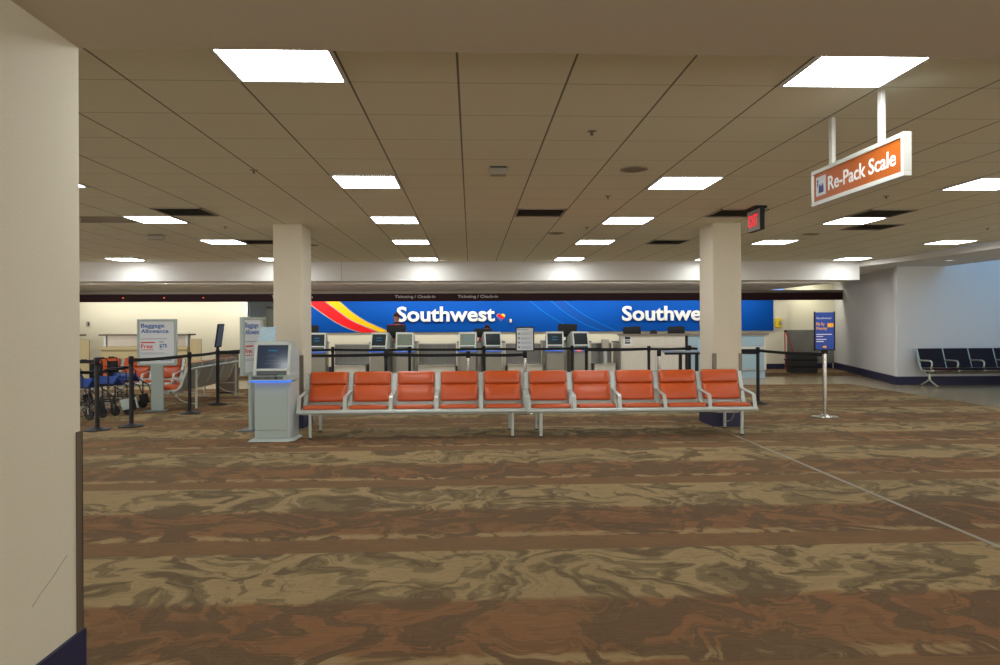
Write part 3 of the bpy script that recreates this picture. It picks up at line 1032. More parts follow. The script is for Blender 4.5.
def make_kiosk(label, loc, rz, near=False, strip=None, scr=None, group=None, lines=True, body_m=None):
    t = thing('check_in_kiosk', label, 'check-in kiosk', loc, rz, group)
    base = MB()
    base.prism([(-0.30, -0.04), (0.20, -0.04), (0.285, 0.05), (0.275, 0.44), (-0.275, 0.44), (-0.285, 0.05)], 0, 0.03, 'z')
    bm = base.bm
    top = [v for v in bm.verts if v.co.z > 0.02]
    for v in top:
        v.co.x *= 0.86
        v.co.y = 0.2 + (v.co.y - 0.2) * 0.9
    base.build('base', M_kiosk, t)
    body = MB()
    body.prism([(-0.225, 0.03), (0.225, 0.03), (0.235, 0.07), (0.235, 0.40), (-0.235, 0.40), (-0.235, 0.07)], 0.03, 0.76, 'z')
    body.build('body', body_m or M_kiosk_side, t)
    MB().box(-0.205, 0.205, 0.018, 0.03, 0.14, 0.74, bev=0.004).build('door_panel', body_m or M_kiosk, t)
    MB().box(-0.205, 0.205, 0.020, 0.03, 0.04, 0.132, bev=0.003).build('kick_panel', body_m or M_kiosk, t)
    # ledge with the printer slots
    led = MB()
    led.prism([(-0.255, -0.055), (0.19, -0.055), (0.25, 0.03), (0.25, 0.30), (-0.255, 0.30)], 0.785, 0.85, 'z')
    lo = led.build('ledge', M_kiosk, t)
    MB().box(-0.235, 0.17, -0.058, -0.05, 0.80, 0.842, bev=0.002).build('slot_panel', M_kiosk_dark, lo)
    MB().box(-0.20, -0.12, -0.0595, -0.0575, 0.815, 0.824).box(-0.07, 0.0, -0.0595, -0.0575, 0.815, 0.824).box(0.06, 0.10, -0.060, -0.0575, 0.805, 0.838).build('slot', M_slot, lo)
    gs = MB()
    gs.prism([(-0.258, -0.062), (0.194, -0.062), (0.256, 0.026), (0.256, 0.05), (-0.258, 0.05)], 0.765, 0.785, 'z')
    gs.build('light_strip', strip or M_blueglow, t, label='glowing strip under the ledge')
    # head with leaning screen
    hd = MB()
    hd.prism([(0.015, 0.85), (0.105, 1.275), (0.13, 1.29), (0.175, 1.285), (0.43, 1.13), (0.43, 0.80), (0.25, 0.785), (0.10, 0.80), (0.10, 0.85)], -0.235, 0.235, 'x')
    hd.build('head', M_kiosk_side, t)
    tilt = -math.atan2(0.09, 0.425)
    Mx = Matrix.Translation((0, 0.015, 0.85)) @ Matrix.Rotation(tilt, 4, 'X')
    fr = MB()
    fr.box(-0.237, 0.237, -0.018, 0.0, 0.395, 0.432, bev=0.006, M=Mx).box(-0.237, 0.237, -0.018, 0.0, 0.055, 0.085, bev=0.006, M=Mx)
    fr.box(-0.237, -0.200, -0.018, 0.0, 0.0, 0.432, bev=0.006, M=Mx).box(0.200, 0.237, -0.018, 0.0, 0.0, 0.432, bev=0.006, M=Mx)
    fr.build('bezel', mat('kiosk_bezel', rgb(196, 202, 196), 0.4), t, smooth_deg=50)
    s = MB().box(-0.20, 0.20, -0.004, 0.0, 0.085, 0.395, M=Mx).build('screen', scr or M_screen, t, label='dark screen')
    MB().box(-0.182, 0.182, -0.0055, -0.004, 0.100, 0.382, M=Mx).build('display', scr or M_screen, s)
    MB().box(-0.19, 0.19, -0.006, 0.0, 0.0, 0.055, M=Mx).build('recess', M_kiosk_dark, t)
    k = MB()
    k.box(-0.17, 0.0, -0.035, 0.035, 0.85, 0.862).box(0.03, 0.08, -0.035, 0.03, 0.85, 0.865)
    k.build('card_reader', M_slot, t, smooth_deg=40)
    MB().box(0.09, 0.17, -0.04, 0.02, 0.85, 0.86).build('keypad', mat('keypad_green', rgb(70, 130, 90), 0.5), t)
    if near:
        tx = text('lettering', 'Southwest', s, M_cyan, 0, 0, 0, width=0.12, height=0.020, bold=0.02, depth=0.001, align='center')
        tx.matrix_parent_inverse = Matrix.Identity(4)
        tx.data.transform(Mx @ Matrix.Translation((0, -0.007, 0.315)))
        ln = MB()
        for zz, ww in ((0.265, 0.05), (0.245, 0.08), (0.19, 0.07), (0.15, 0.10)):
            ln.box(-ww, ww, -0.0072, -0.0058, zz, zz + 0.004, M=Mx)
        ln.build('display_line', mat('display_line_grey', rgb(60, 76, 100), 0.4, emit=rgb(80, 100, 130), estr=0.4), s)
    elif lines:
        ln = MB()
        for zz in (0.29, 0.215):
            ln.box(-0.07, 0.07, -0.0072, -0.0058, zz, zz + 0.012, M=Mx)
        ln.build('display_line', M_cyan, s)
    return t


make_kiosk('pale grey check-in kiosk standing nearest, before the beige pillar', (-2.575, 9.13, 0), math.radians(-3), near=True)
fark = ((-4.09, 'half hidden beside the kiosk-side pillar', 4), (-2.47, 'before the red-shirted agent, on the stripe side', -17), (-1.77, 'before the agent in the red shirt, under the script', 0),
        (-0.10, 'before the seated brown-haired agent, stripe side', -5), (0.60, 'before the seated brown-haired agent, beside the framed notice', 13),
        (2.25, 'next to the framed notice on the chrome post', -3), (2.97, 'with red and blue strip, beside the long steel desk', 17))
for x, l, a in fark:
    sc = None
    if 'on his stripe' in l or 'half hidden' in l:
        sc = None
    scr = mat('screen_reflective', rgb(112, 124, 112), 0.2) if x in (-1.77, -0.10) else M_screen_far
    kk = make_kiosk('grey check-in kiosk at the counter, ' + l, (x, 18.72, 0), math.radians(a), scr=scr, group='check-in kiosks along the counter', lines=x not in (-1.77, 0.60, 2.97), body_m=M_counterbody, strip=M_bluedim)
    if 'red and blue' in l:
        MB().box(-0.17, -0.03, -0.068, -0.061, 0.763, 0.787).build('light_strip', M_redglow, kk, label='red part of the glowing strip')

# small patterned card propped on the near kiosk
pc = thing('card_notice', 'pale blue patterned card propped on top of the nearest kiosk', 'notice', (-2.71, 9.42, 1.283), math.radians(-4))
MB().prism([(-0.12, 0.0), (0.10, 0.0), (0.13, 0.19), (-0.09, 0.19)], 0, 0.006, 'y').build('card', M_paper, pc)
MB().box(-0.12, 0.10, -0.02, 0.035, -0.02, 0.002).build('foot', M_alu, pc)

# ------------------------------------------------------------------ counters
cs = thing('service_desk', 'long brushed steel service desk with dark top under the second script', 'desk', (0, 0, 0))
MB().box(4.04, 8.02, 18.72, 19.0, 0.22, 1.17).box(4.04, 8.02, 19.0, 19.85, 0.0, 0.97).build('body', M_steel_light, cs)
MB().box(4.02, 8.04, 19.0, 19.9, 0.97, 1.0, bev=0.004).build('worktop', M_steel_dark, cs)
MB().box(4.0, 8.06, 18.64, 19.06, 1.17, 1.215, bev=0.006).build('top', M_guard, cs)
MB().box(4.08, 8.0, 18.76, 18.99, 0.0, 0.22).build('plinth', M_glasspanel, cs)
MB().box(4.07, 5.78, 18.70, 18.72, 0.86, 1.15, bev=0.004).build('front_panel', M_steel_light, cs)
MB().box(5.86, 7.95, 18.70, 18.72, 0.86, 1.15, bev=0.004).build('front_panel', M_glasspanel, cs, label='blue-grey reflective panel')
MB().box(4.07, 4.95, 18.70, 18.72, 0.24, 0.82, bev=0.004).build('front_panel', M_steel_light, cs)
MB().box(4.98, 5.78, 18.70, 18.72, 0.24, 0.82, bev=0.004).build('front_panel', M_steel_light, cs)
MB().box(5.86, 7.95, 18.70, 18.72, 0.24, 0.80, bev=0.004).build('front_panel', M_glasspanel, cs, label='blue-grey reflective panel')
MB().box(5.79, 5.85, 18.69, 18.72, 0.24, 1.16).build('gap_strip', M_black, cs)
qs = thing('desk_notice', 'small black and white notice stuck on the steel desk', 'notice', (4.21, 18.695, 1.04))
MB().box(-0.10, 0.10, -0.002, 0.004, -0.125, 0.11).build('sheet', M_signwhite, qs)
g = MB()
g.box(-0.075, 0.075, -0.004, -0.002, 0.03, 0.095)
g.box(-0.075, 0.075, -0.004, -0.002, -0.09, -0.045)
for i, xx in enumerate((-0.07, -0.035, 0.0, 0.035)):
    g.box(xx, xx + 0.022, -0.004, -0.002, -0.035, 0.02)
g.build('print', M_slot, qs)

# agent counters behind each kiosk pair, and baggage scales between them
for i, (x0, x1, l) in enumerate(((-5.2, -4.02, 'beside the kiosk-side pillar'), (-2.78, -1.49, 'before the agent in the red shirt'), (-0.38, 0.93, 'before the seated agent'), (1.99, 3.32, 'beside the long steel desk'))):
    c = thing('agent_counter', 'low steel agent counter behind the kiosk pair, ' + l, 'counter', (0, 0, 0), group='steel agent counters')
    MB().box(x0, x1, 19.26, 19.98, 0.0, 0.98).build('body', M_steel, c)
    MB().box(x0 - 0.01, x1 + 0.01, 19.24, 20.05, 0.98, 1.02, bev=0.005).build('top', M_steel_dark, c)
    MB().box(x0 + 0.06, x1 - 0.06, 19.245, 19.26, 0.08, 0.9, bev=0.004).build('front_panel', M_steel_light, c)
for i, (x0, x1, l) in enumerate(((-3.78, -2.82, 'under the red and yellow stripes'), (-1.46, -0.42, 'under the first script'), (0.97, 1.96, 'behind the framed notice'), (3.34, 3.96, 'narrow one beside the long steel desk'))):
    c = thing('baggage_scale', 'stainless baggage scale between counters, ' + l, 'baggage scale', (0, 0, 0), group='stainless baggage scales')
    MB().box(x0, x1, 19.62, 19.72, 0.0, 0.93).build('back_panel', M_steel_dark, c)
    MB().box(x0, x1, 19.56, 19.74, 0.93, 0.965, bev=0.005).build('top_rail', M_steel, c)
    MB().box(x0 + 0.02, x1 - 0.02, 18.98, 19.61, 0.0, 0.36).build('plinth', M_steel_light, c)
    MB().box(x0 + 0.01, x1 - 0.01, 18.94, 19.61, 0.36, 0.40, bev=0.01).build('platform', M_steel, c)
    MB().box(x0 + 0.06, x1 - 0.06, 18.93, 18.94, 0.365, 0.385).build('edge_strip', M_strip, c)
sx_ = thing('display_post', 'short grey display box standing at the end of the long desk', 'display', (3.70, 19.2, 0.40))
MB().box(-0.05, 0.05, -0.04, 0.04, 0.0, 0.62, bev=0.006).build('post', M_alu, sx_)
MB().box(-0.10, 0.10, -0.05, 0.05, 0.40, 0.66, bev=0.01).build('box', M_podpanel, sx_)

# monitors


def monitor(x, y, z, w, h, label, rz=0.0, tilt=0.0, group='black monitors on the counters'):
    t = thing('monitor', label, 'monitor', (x, y, z), rz, group)
    MB().box(-w / 2, w / 2, -0.02, 0.02, 0.10, 0.10 + h, bev=0.01, M=Matrix.Rotation(tilt, 4, 'Y')).build('screen_housing', M_black, t, smooth_deg=50)
    MB().box(-0.03, 0.03, 0.022, 0.05, 0.01, 0.16).build('stand', M_black, t)
    MB().box(-0.11, 0.11, -0.07, 0.12, 0.0, 0.015, bev=0.004).build('foot', M_black, t)
    return t


monitor(-2.09, 19.7, 1.02, 0.54, 0.36, 'black monitor hiding the red-shirted agent\'s chest', 0.05)
monitor(-4.48, 19.7, 1.02, 0.48, 0.36, 'black monitor half hidden by the kiosk-side pillar')
monitor(0.34, 19.7, 1.02, 0.50, 0.25, 'black monitor before the seated brown-haired agent', -0.1)
monitor(2.70, 19.6, 1.02, 0.54, 0.37, 'tall black monitor beside the blue arcs', 0.0, math.radians(2))
pr_ = thing('printer', 'low black printer beside the tall monitor', 'printer', (2.36, 19.75, 1.02))
MB().box(-0.12, 0.10, -0.12, 0.12, 0, 0.26, bev=0.02).build('housing', M_black, pr_, smooth_deg=50)
MB().box(-0.09, 0.07, -0.135, -0.118, 0.10, 0.13).build('slot', M_kiosk_dark, pr_)
monitor(4.50, 19.35, 1.0, 0.50, 0.31, 'black monitor on the long desk, below the second script start', 0.04, math.radians(-3))
monitor(5.74, 19.35, 1.0, 0.48, 0.31, 'black monitor on the long desk, beside the far pillar', 0.0, math.radians(-2))
ms = thing('desk_phone', 'small black phone on the long steel desk between the monitors', 'phone', (4.97, 18.9, 1.215))
MB().prism([(-0.07, 0), (0.07, 0), (0.05, 0.035), (-0.04, 0.06)], -0.09, 0.09, 'x').build('body', M_black, ms)
MB().tube([(-0.06, -0.02, 0.07), (-0.03, -0.02, 0.085), (0.03, -0.02, 0.085), (0.06, -0.02, 0.07)], 0.016, 8).build('handset', M_black, ms, smooth_deg=60)

# ------------------------------------------------------------------ queue posts


def head_mb(black):
    return MB().lathe([(0, 1.045), (0.030, 1.045), (0.036, 1.035), (0.036, 0.94), (0.028, 0.93), (0, 0.93)], 18)


def stanchion(x, y, label, to=(), chrome=False, group='belt barrier posts'):
    t = thing('queue_stanchion', label, 'queue post', (x, y, 0), group=group)
    m = M_chrome if chrome else M_blackmetal
    MB().lathe([(0.0, 0.0), (0.175, 0.0), (0.178, 0.012), (0.15, 0.022), (0.06, 0.036), (0.036, 0.05), (0, 0.05)], 32).build('base', m, t, smooth_deg=50)
    MB().cyl((0, 0, 0.04), (0, 0, 0.94), 0.028 if chrome else 0.030, n=18).build('post', m, t, smooth_deg=50)
    head_mb(True).build('head', M_black, t, smooth_deg=50)
    for (ax, ay, az) in to:
        p0, p1 = Vector((0, 0, 0.985)), Vector((ax - x, ay - y, az))
        d = (p1 - p0)
        n = Vector((-d.y, d.x, 0)).normalized() * 0.002
        b = MB()
        prev = None
        K = 8
        for i in range(K + 1):
            s = i / K
            p = p0 + d * s
            sag = -0.012 * 4 * s * (1 - s)
            q = [b.bm.verts.new(p + n * a + Vector((0, 0, c + sag))) for a, c in ((-1, -0.025), (1, -0.025), (1, 0.025), (-1, 0.025))]
            if prev:
                for k in range(4):
                    b.bm.faces.new((prev[k], prev[(k + 1) % 4], q[(k + 1) % 4], q[k]))
            else:
                b.bm.faces.new(q[::-1])
            prev = q
        b.bm.faces.new(prev)
        b.build('belt', M_belt, t)
    return t


Zb = 0.985
stanchion(-5.38, 10.30, 'black queue post with round base, nearest to the large pillar', [(-7.0, 10.9, Zb)])
stanchion(-7.0, 10.90, 'black queue post hidden by the wheelchairs and the large pillar')
stanchion(-5.05, 10.62, 'black queue post between the wheelchairs and baggage sign', [(-4.79, 12.12, Zb)])
stanchion(-4.79, 12.12, 'black queue post at the corner of the rear-facing bench', [(-4.79, 13.45, Zb)])
s4 = stanchion(-4.79, 13.45, 'black queue post carrying a narrow tilted sign', [(-4.70, 15.3, Zb), (-3.6, 13.9, Zb)])
stanchion(-4.70, 15.3, 'black queue post beyond the angled sign, behind the kiosk')
stanchion(-3.6, 13.9, 'black queue post hidden behind the kiosk-side pillar')
# front row behind the long bench
stanchion(-3.4, 11.95, 'black queue post hidden by the kiosk-side pillar, bench row', [(-1.45, 11.98, Zb)])
stanchion(-1.45, 11.98, 'black queue post behind the second and third orange seats', [(-0.05, 11.75, Zb)])
stanchion(-0.05, 11.75, 'chrome queue post behind the fourth orange seat', [(0.90, 11.68, Zb)], chrome=True)
fr_post = stanchion(0.90, 11.68, 'chrome queue post holding the framed notice between the benches', chrome=True)
# far row before the kiosks
stanchion(-4.1, 14.5, 'black queue post hidden by the kiosk-side pillar, far row', [(-2.84, 14.5, Zb)])
stanchion(-2.84, 14.5, 'black queue post under the red stripe, behind the first orange seat', [(-1.26, 14.4, Zb)])
stanchion(-1.26, 14.4, 'black queue post behind the third orange seat, far row', [(0.27, 14.5, Zb)])
stanchion(0.27, 14.5, 'black queue post before the seated agent, far row', [(2.09, 14.4, Zb)])
stanchion(2.09, 14.4, 'black queue post before the reddish-lit kiosk, thinner of the two there', [(3.56, 13.9, Zb)])
stanchion(2.25, 13.6, 'black queue post before the reddish-lit kiosk, thicker of the two there', [(3.56, 13.9, Zb)])
stanchion(3.56, 13.9, 'black queue post before the notice on the long steel desk', [(4.45, 14.1, Zb)])
stanchion(4.45, 14.1, 'black queue post just before the far pillar edge', [(5.32, 12.79, Zb)])
stanchion(3.23, 11.92, 'chrome queue post beside the standing table', chrome=True)
stanchion(4.60, 12.75, 'black queue post hidden behind the far pillar', [(5.32, 12.79, 0.94)])
stanchion(5.32, 12.79, 'black queue post past the last orange seat', [(5.60, 10.93, 0.985)])


def framed_head(parent, w, h, z0, poster_m, frame_m):
    f = MB()
    f.box(-w / 2, -w / 2 + 0.018, -0.014, 0.014, z0 - 0.004, z0 + h + 0.012, bev=0.003)
    f.box(w / 2 - 0.018, w / 2, -0.014, 0.014, z0 - 0.004, z0 + h + 0.012, bev=0.003)
    f.box(-w / 2, w / 2, -0.012, 0.012, z0 - 0.004, z0 + 0.012)
    f.build('frame', frame_m, parent)
    return MB().box(-w / 2 + 0.016, w / 2 - 0.016, -0.008, 0.008, z0 + 0.01, z0 + h).build('poster', poster_m, parent)


# framed notice on the chrome post
ns = thing('framed_notice', 'white printed notice in a black frame on a chrome post', 'notice', (0.90, 11.68, 1.045))
p = framed_head(ns, 0.31, 0.395, 0.0, M_signwhite, M_black)
MB().box(-0.155, 0.155, -0.013, 0.013, 0.385, 0.405).build('top_frame', M_black, ns)
g = MB()
g.box(-0.12, 0.05, -0.0095, -0.008, 0.35, 0.36)
for i in range(4):
    zz = 0.30 - i * 0.075
    for k in range(3):
        g.box(-0.07, 0.12 - 0.03 * (k % 2), -0.0095, -0.008, zz - k * 0.016, zz - k * 0.016 + 0.005)
g.build('fine_print', M_fine, ns)
g = MB()
for i in range(4):
    g.cyl((-0.10, -0.0095, 0.29 - i * 0.075), (-0.10, -0.008, 0.29 - i * 0.075), 0.016, n=12)
g.build('icon', M_kiosk_dark, ns)

# blue priority sign on the chrome stand
fb = thing('priority_sign_stand', 'blue Fly By Priority sign on a chrome post with square-cut base', 'sign stand', (5.60, 10.88, 0))
MB().prism([(-0.21, -0.05), (-0.11, -0.16), (0.11, -0.16), (0.21, -0.05), (0.21, 0.06), (0.11, 0.16), (-0.11, 0.16), (-0.21, 0.06)], 0, 0.012, 'z').lathe([(0.14, 0.012), (0.06, 0.025), (0.036, 0.045), (0, 0.045)], 20).build('base', M_chrome, fb)
MB().cyl((0, 0, 0.03), (0, 0, 1.03), 0.030, n=20).build('post', M_chrome, fb, smooth_deg=50)
MB().box(-0.04, 0.04, -0.03, 0.03, 1.0, 1.065, bev=0.006).build('bracket', M_black, fb)
framed_head(fb, 0.335, 0.60, 1.06, mat('priority_blue', rgb(22, 66, 160), 0.4), M_black)
text('lettering', 'Southwest', fb, M_textwhite, -0.135, -0.0082, 1.555, width=0.245, height=0.030, bold=0.01, depth=0.001)
text('lettering', 'Fly By', fb, M_textorange, -0.135, -0.0082, 1.455, width=0.135, height=0.045, bold=0.015, depth=0.001, label='orange lettering')
text('lettering', 'Priority', fb, M_textorange, -0.135, -0.0082, 1.385, width=0.175, height=0.045, bold=0.015, depth=0.001, label='orange lettering')
MB().box(0.045, 0.142, -0.0095, -0.008, 1.425, 1.49).build('orange_tile', M_textorange, fb)
MB().prism([(0.11, 1.30 - 1.30 + 1.46), (0.105, 1.445), (0.12, 1.455)], -0.0105, -0.0095, 'y').build('tile_mark', M_bannerblue, fb)
g = MB()
for z, w in ((1.305, 0.25), (1.272, 0.11), (1.225, 0.16), (1.192, 0.12)):
    g.box(-0.135, -0.135 + w, -0.009, -0.008, z, z + 0.012)
g.build('fine_print', M_textwhite, fb)
MB().prism([(-0.03, 1.10), (0.01, 1.10), (0.01, 1.088), (0.035, 1.113), (0.01, 1.138), (0.01, 1.126), (-0.03, 1.126)], -0.0095, -0.008, 'y').build('arrow', M_textorange, fb)

# narrow tilted sign over the post by the rear-facing bench
ts = thing('post_top_sign', 'narrow blue sign in a black frame tilted on a queue post', 'sign', (-4.79, 13.45, 1.045), math.radians(87))
Mx = Matrix.Rotation(math.radians(8), 4, 'X')
MB().box(-0.02, 0.02, -0.02, 0.02, 0.0, 0.06).build('bracket', M_black, ts)
MB().box(-0.14, 0.14, -0.012, 0.012, 0.04, 0.48, bev=0.004, M=Mx).build('frame', M_black, ts)
MB().box(-0.12, 0.12, -0.0145, -0.012, 0.06, 0.46, M=Mx).build('poster', mat('pale_blue_poster', rgb(80, 100, 130), 0.4, noise=0.6, nscale=14), ts)

# ------------------------------------------------------------------ floor-standing baggage signs


def baggage_sign(label, loc, rz):
    t = thing('baggage_sign', label, 'sign', loc, rz, 'grey-framed baggage signs')
    MB().prism([(-0.20, -0.16), (0.20, -0.16), (0.16, 0.16), (-0.16, 0.16)], 0, 0.02, 'z').build('base', M_kiosk_dark, t)
    MB().box(-0.10, 0.10, -0.025, 0.025, 0.02, 0.83, bev=0.006).build('post', M_kiosk, t)
    f = MB()
    w, z0, z1 = 0.335, 0.80, 1.61
    f.box(-w, -w + 0.04, -0.03, 0.03, z0, z1, bev=0.006).box(w - 0.04, w, -0.03, 0.03, z0, z1, bev=0.006)
    f.box(-w + 0.03, w - 0.03, -0.03, 0.03, z1 - 0.04, z1, bev=0.006).box(-w + 0.03, w - 0.03, -0.03, 0.03, z0, z0 + 0.04, bev=0.006)
    f.build('frame', M_kiosk, t)
    MB().box(-w + 0.035, w - 0.035, -0.018, 0.018, z0 + 0.035, z1 - 0.035).build('poster', M_signwhite, t)
    y = -0.0185
    text('lettering', 'Baggage', t, M_textblue, -0.27, y, 1.465, width=0.40, height=0.068, bold=0.022, depth=0.001)
    text('lettering', 'Allowance', t, M_textblue, -0.27, y, 1.370, width=0.47, height=0.068, bold=0.022, depth=0.001)
    text('lettering', 'Free', t, M_textred, -0.27, y, 1.105, width=0.20, height=0.068, bold=0.022, depth=0.001, label='red lettering')
    text('lettering', '$75', t, M_textblue, 0.045, y, 1.115, width=0.13, height=0.062, bold=0.022, depth=0.001)
    g = MB()
    g.box(-0.27, 0.17, y - 0.001, y, 1.262, 1.272).box(0.04, 0.12, y - 0.001, y, 1.205, 1.222).box(0.04, 0.11, y - 0.001, y, 1.078, 1.086)
    g.box(-0.27, 0.12, y - 0.001, y, 1.02, 1.026).box(-0.27, 0.18, y - 0.001, y, 1.0, 1.006)
    g.build('fine_print', M_fine, t)
    MB().box(-0.27, -0.03, y - 0.001, y, 1.192, 1.214).box(-0.27, -0.05, y - 0.001, y, 1.07, 1.082).build('red_fine_print', M_textred, t)
    text('lettering', 'Southwest', t, M_textblue, 0.06, y, 0.885, width=0.20, height=0.030, bold=0.012, depth=0.001)
    return t


baggage_sign('white Baggage Allowance sign on a grey post, facing forward by the wheelchairs', (-5.47, 12.45, 0), 0)
b2 = baggage_sign('white Baggage Allowance sign turned sideways behind the nearest kiosk', (-3.10, 10.10, 0), math.radians(81))

# ------------------------------------------------------------------ podiums on the far side
for x0, x1, l in ((-10.05, -7.75, 'behind the forward-facing orange bench'), (-14.2, -10.75, 'beyond the wheelchairs, partly behind the near pillar')):
    p = thing('gate_podium', 'unused tan check-in podium with grey glass screen, ' + l, 'podium', (0, 0, 0), group='tan check-in podiums')
    MB().box(x0, x1, 19.45, 19.95, 0.0, 0.84).build('body', M_podium, p)
    MB().box(x0 - 0.03, x1 + 0.03, 19.38, 19.98, 0.84, 0.93, bev=0.006).build('ledge', M_podium, p)
    MB().box(x0 + 0.06, x1 - 0.06, 19.60, 19.64, 0.93, 1.22).build('screen', M_podpanel, p)
    MB().box(x0 + 0.02, x0 + 0.08, 19.55, 19.75, 0.93, 1.22).build('upright', M_alu, p)
    MB().box(x1 - 0.08, x1 - 0.02, 19.55, 19.75, 0.93, 1.22).build('upright', M_alu, p)
    MB().box(x0 - 0.05, x1 + 0.05, 19.42, 19.95, 1.22, 1.265, bev=0.006).build('top', M_guard, p)
    MB().box(x1 + 0.06, x1 + 0.36, 19.5, 19.54, 0.0, 1.13).build('end_panel', M_podium, p)
sw = thing('wall_switch', 'small grey switch on the cream wall above the wheelchairs', 'switch', (-11.9, 22.3, 1.55))
MB().box(-0.06, 0.06, -0.02, 0, -0.08, 0.08, bev=0.006).build('plate', M_podpanel, sw)
MB().box(0.0, 0.04, -0.035, -0.02, -0.04, 0.05).build('toggle', M_slot, sw)
bi = thing('waste_bin', 'brown metal waste bin behind the rear-facing orange bench', 'bin', (-5.40, 15.75, 0))
MB().box(-0.19, 0.19, -0.19, 0.19, 0.03, 0.86, bev=0.01).build('body', M_binbrown, bi)
MB().box(-0.205, 0.205, -0.205, 0.205, 0.86, 0.93, bev=0.015).build('lid', M_maroon, bi)
MB().box(-0.17, 0.17, -0.17, 0.17, 0.0, 0.03).build('plinth', M_black, bi)
MB().box(-0.11, 0.11, -0.195, -0.189, 0.68, 0.80, bev=0.002).build('flap', M_guard, bi)

# ------------------------------------------------------------------ alcove at the end of the counters
kp = struct('trim_5', MB().box(10.25, 11.85, 22.42, 22.45, 0.17, 1.26), M_wallsteel, 'dark steel protection panel on the alcove wall')
yb = thing('yellow_wall_box', 'yellow sharps box on the cream wall beside the banner end', 'wall box', (9.93, 22.24, 1.35))
MB().box(-0.10, 0.10, -0.04, 0.06, 0.0, 0.28, bev=0.01).build('housing', M_yellowbox, yb)
MB().box(0.0, 0.08, -0.045, -0.04, 0.07, 0.22).build('window', M_podpanel, yb)
ct = thing('luggage_crate', 'black plastic crate, topmost of the stack by the steel wall panel', 'crate', (9.92, 20.65, 0), group='stacked black crates')


def crate_parts(t, w=0.385, wt=0.46, d=0.26, h=0.2):
    b = MB()
    n = 0.012
    P0 = [(-w + 0.03, -d + 0.02), (w - 0.03, -d + 0.02), (w - 0.03, d - 0.02), (-w + 0.03, d - 0.02)]
    P1 = [(-w, -d), (w, -d), (w, d), (-w, d)]
    outer = [[b.bm.verts.new((x, y, 0)) for x, y in P0], [b.bm.verts.new((x, y, h)) for x, y in P1]]
    inner = [[b.bm.verts.new((x * 0.96, y * 0.94, 0.012)) for x, y in P0], [b.bm.verts.new((x * 0.96, y * 0.94, h)) for x, y in P1]]
    for R in (outer, inner):
        for i in range(4):
            b.bm.faces.new((R[0][i], R[0][(i + 1) % 4], R[1][(i + 1) % 4], R[1][i]))
        b.bm.faces.new(R[0])
    for i in range(4):
        b.bm.faces.new((outer[1][i], outer[1][(i + 1) % 4], inner[1][(i + 1) % 4], inner[1][i]))
    b.build('tub', M_crate, t)
    r = MB()
    for a in (-1, 1):
        r.box(-w - 0.015, w + 0.015, a * d - 0.012 + a * 0.012, a * d + 0.012 + a * 0.004, h - 0.03, h)
        r.box(a * w - 0.012 + a * 0.012, a * w + 0.012 + a * 0.004, -d, d, h - 0.03, h)
    r.build('rim', M_black, t)


crate_parts(ct)
ct.location.z = 0.402 + 0.0
dup(ct, (9.91, 20.66, 0.201), label='black plastic crate, middle of the stack by the steel wall panel')
dup(ct, (9.93, 20.65, 0.0), label='black plastic crate, bottom of the stack by the steel wall panel')
rt = thing('folding_stand', 'thin red folding stand leaning against the cream alcove wall', 'folding stand', (10.13, 22.0, 0))
MB().tube([(-0.20, -0.25, 0.0), (0.0, 0.22, 1.24)], 0.020, 8).build('leg', M_redtool, rt, smooth_deg=50)
MB().tube([(0.34, -0.12, 0.0), (0.03, 0.22, 1.22)], 0.018, 8).build('leg', M_redtool, rt, smooth_deg=50)
MB().cyl((-0.03, 0.20, 1.23), (0.06, 0.20, 1.23), 0.028).build('hinge', M_black, rt, smooth_deg=50)

# standing table beside the pillar
tb = thing('standing_table', 'blue-grey standing table with black legs behind the far pillar', 'table', (3.86, 12.42, 0))
MB().box(-0.40, 0.42, -0.17, 0.17, 0.975, 1.0, bev=0.006).build('tabletop', mat('table_blue_grey', rgb(120, 136, 160), 0.3), tb)
for lx in (-0.08, 0.22):
    MB().box(lx - 0.025, lx + 0.025, 0.07, 0.12, 0, 0.975).build('leg', M_blackmetal, tb)
MB().box(-0.36, 0.38, 0.06, 0.13, 0.93, 0.975).build('apron', M_blackmetal, tb)
ps = thing('acrylic_notice', 'pale blue upright notice on the standing table', 'notice', (4.13, 12.45, 1.0))
MB().prism([(-0.06, 0.0), (0.08, 0.0), (0.14, 0.32), (0.0, 0.32)], -0.004, 0.004, 'y').build('sheet', mat('pale_blue_sheet', rgb(150, 190, 225), 0.3), ps)
MB().box(-0.06, 0.09, -0.04, 0.04, 0, 0.008).build('foot', M_alu, ps)

# ------------------------------------------------------------------ wheelchairs


def arc_pts(c, r, a0, a1, n, plane='xz', off=0.0):
    out = []
    for i in range(n + 1):
        a = math.radians(a0 + (a1 - a0) * i / n)
        out.append((c[0] + r * math.cos(a), off, c[1] + r * math.sin(a)))
    return out


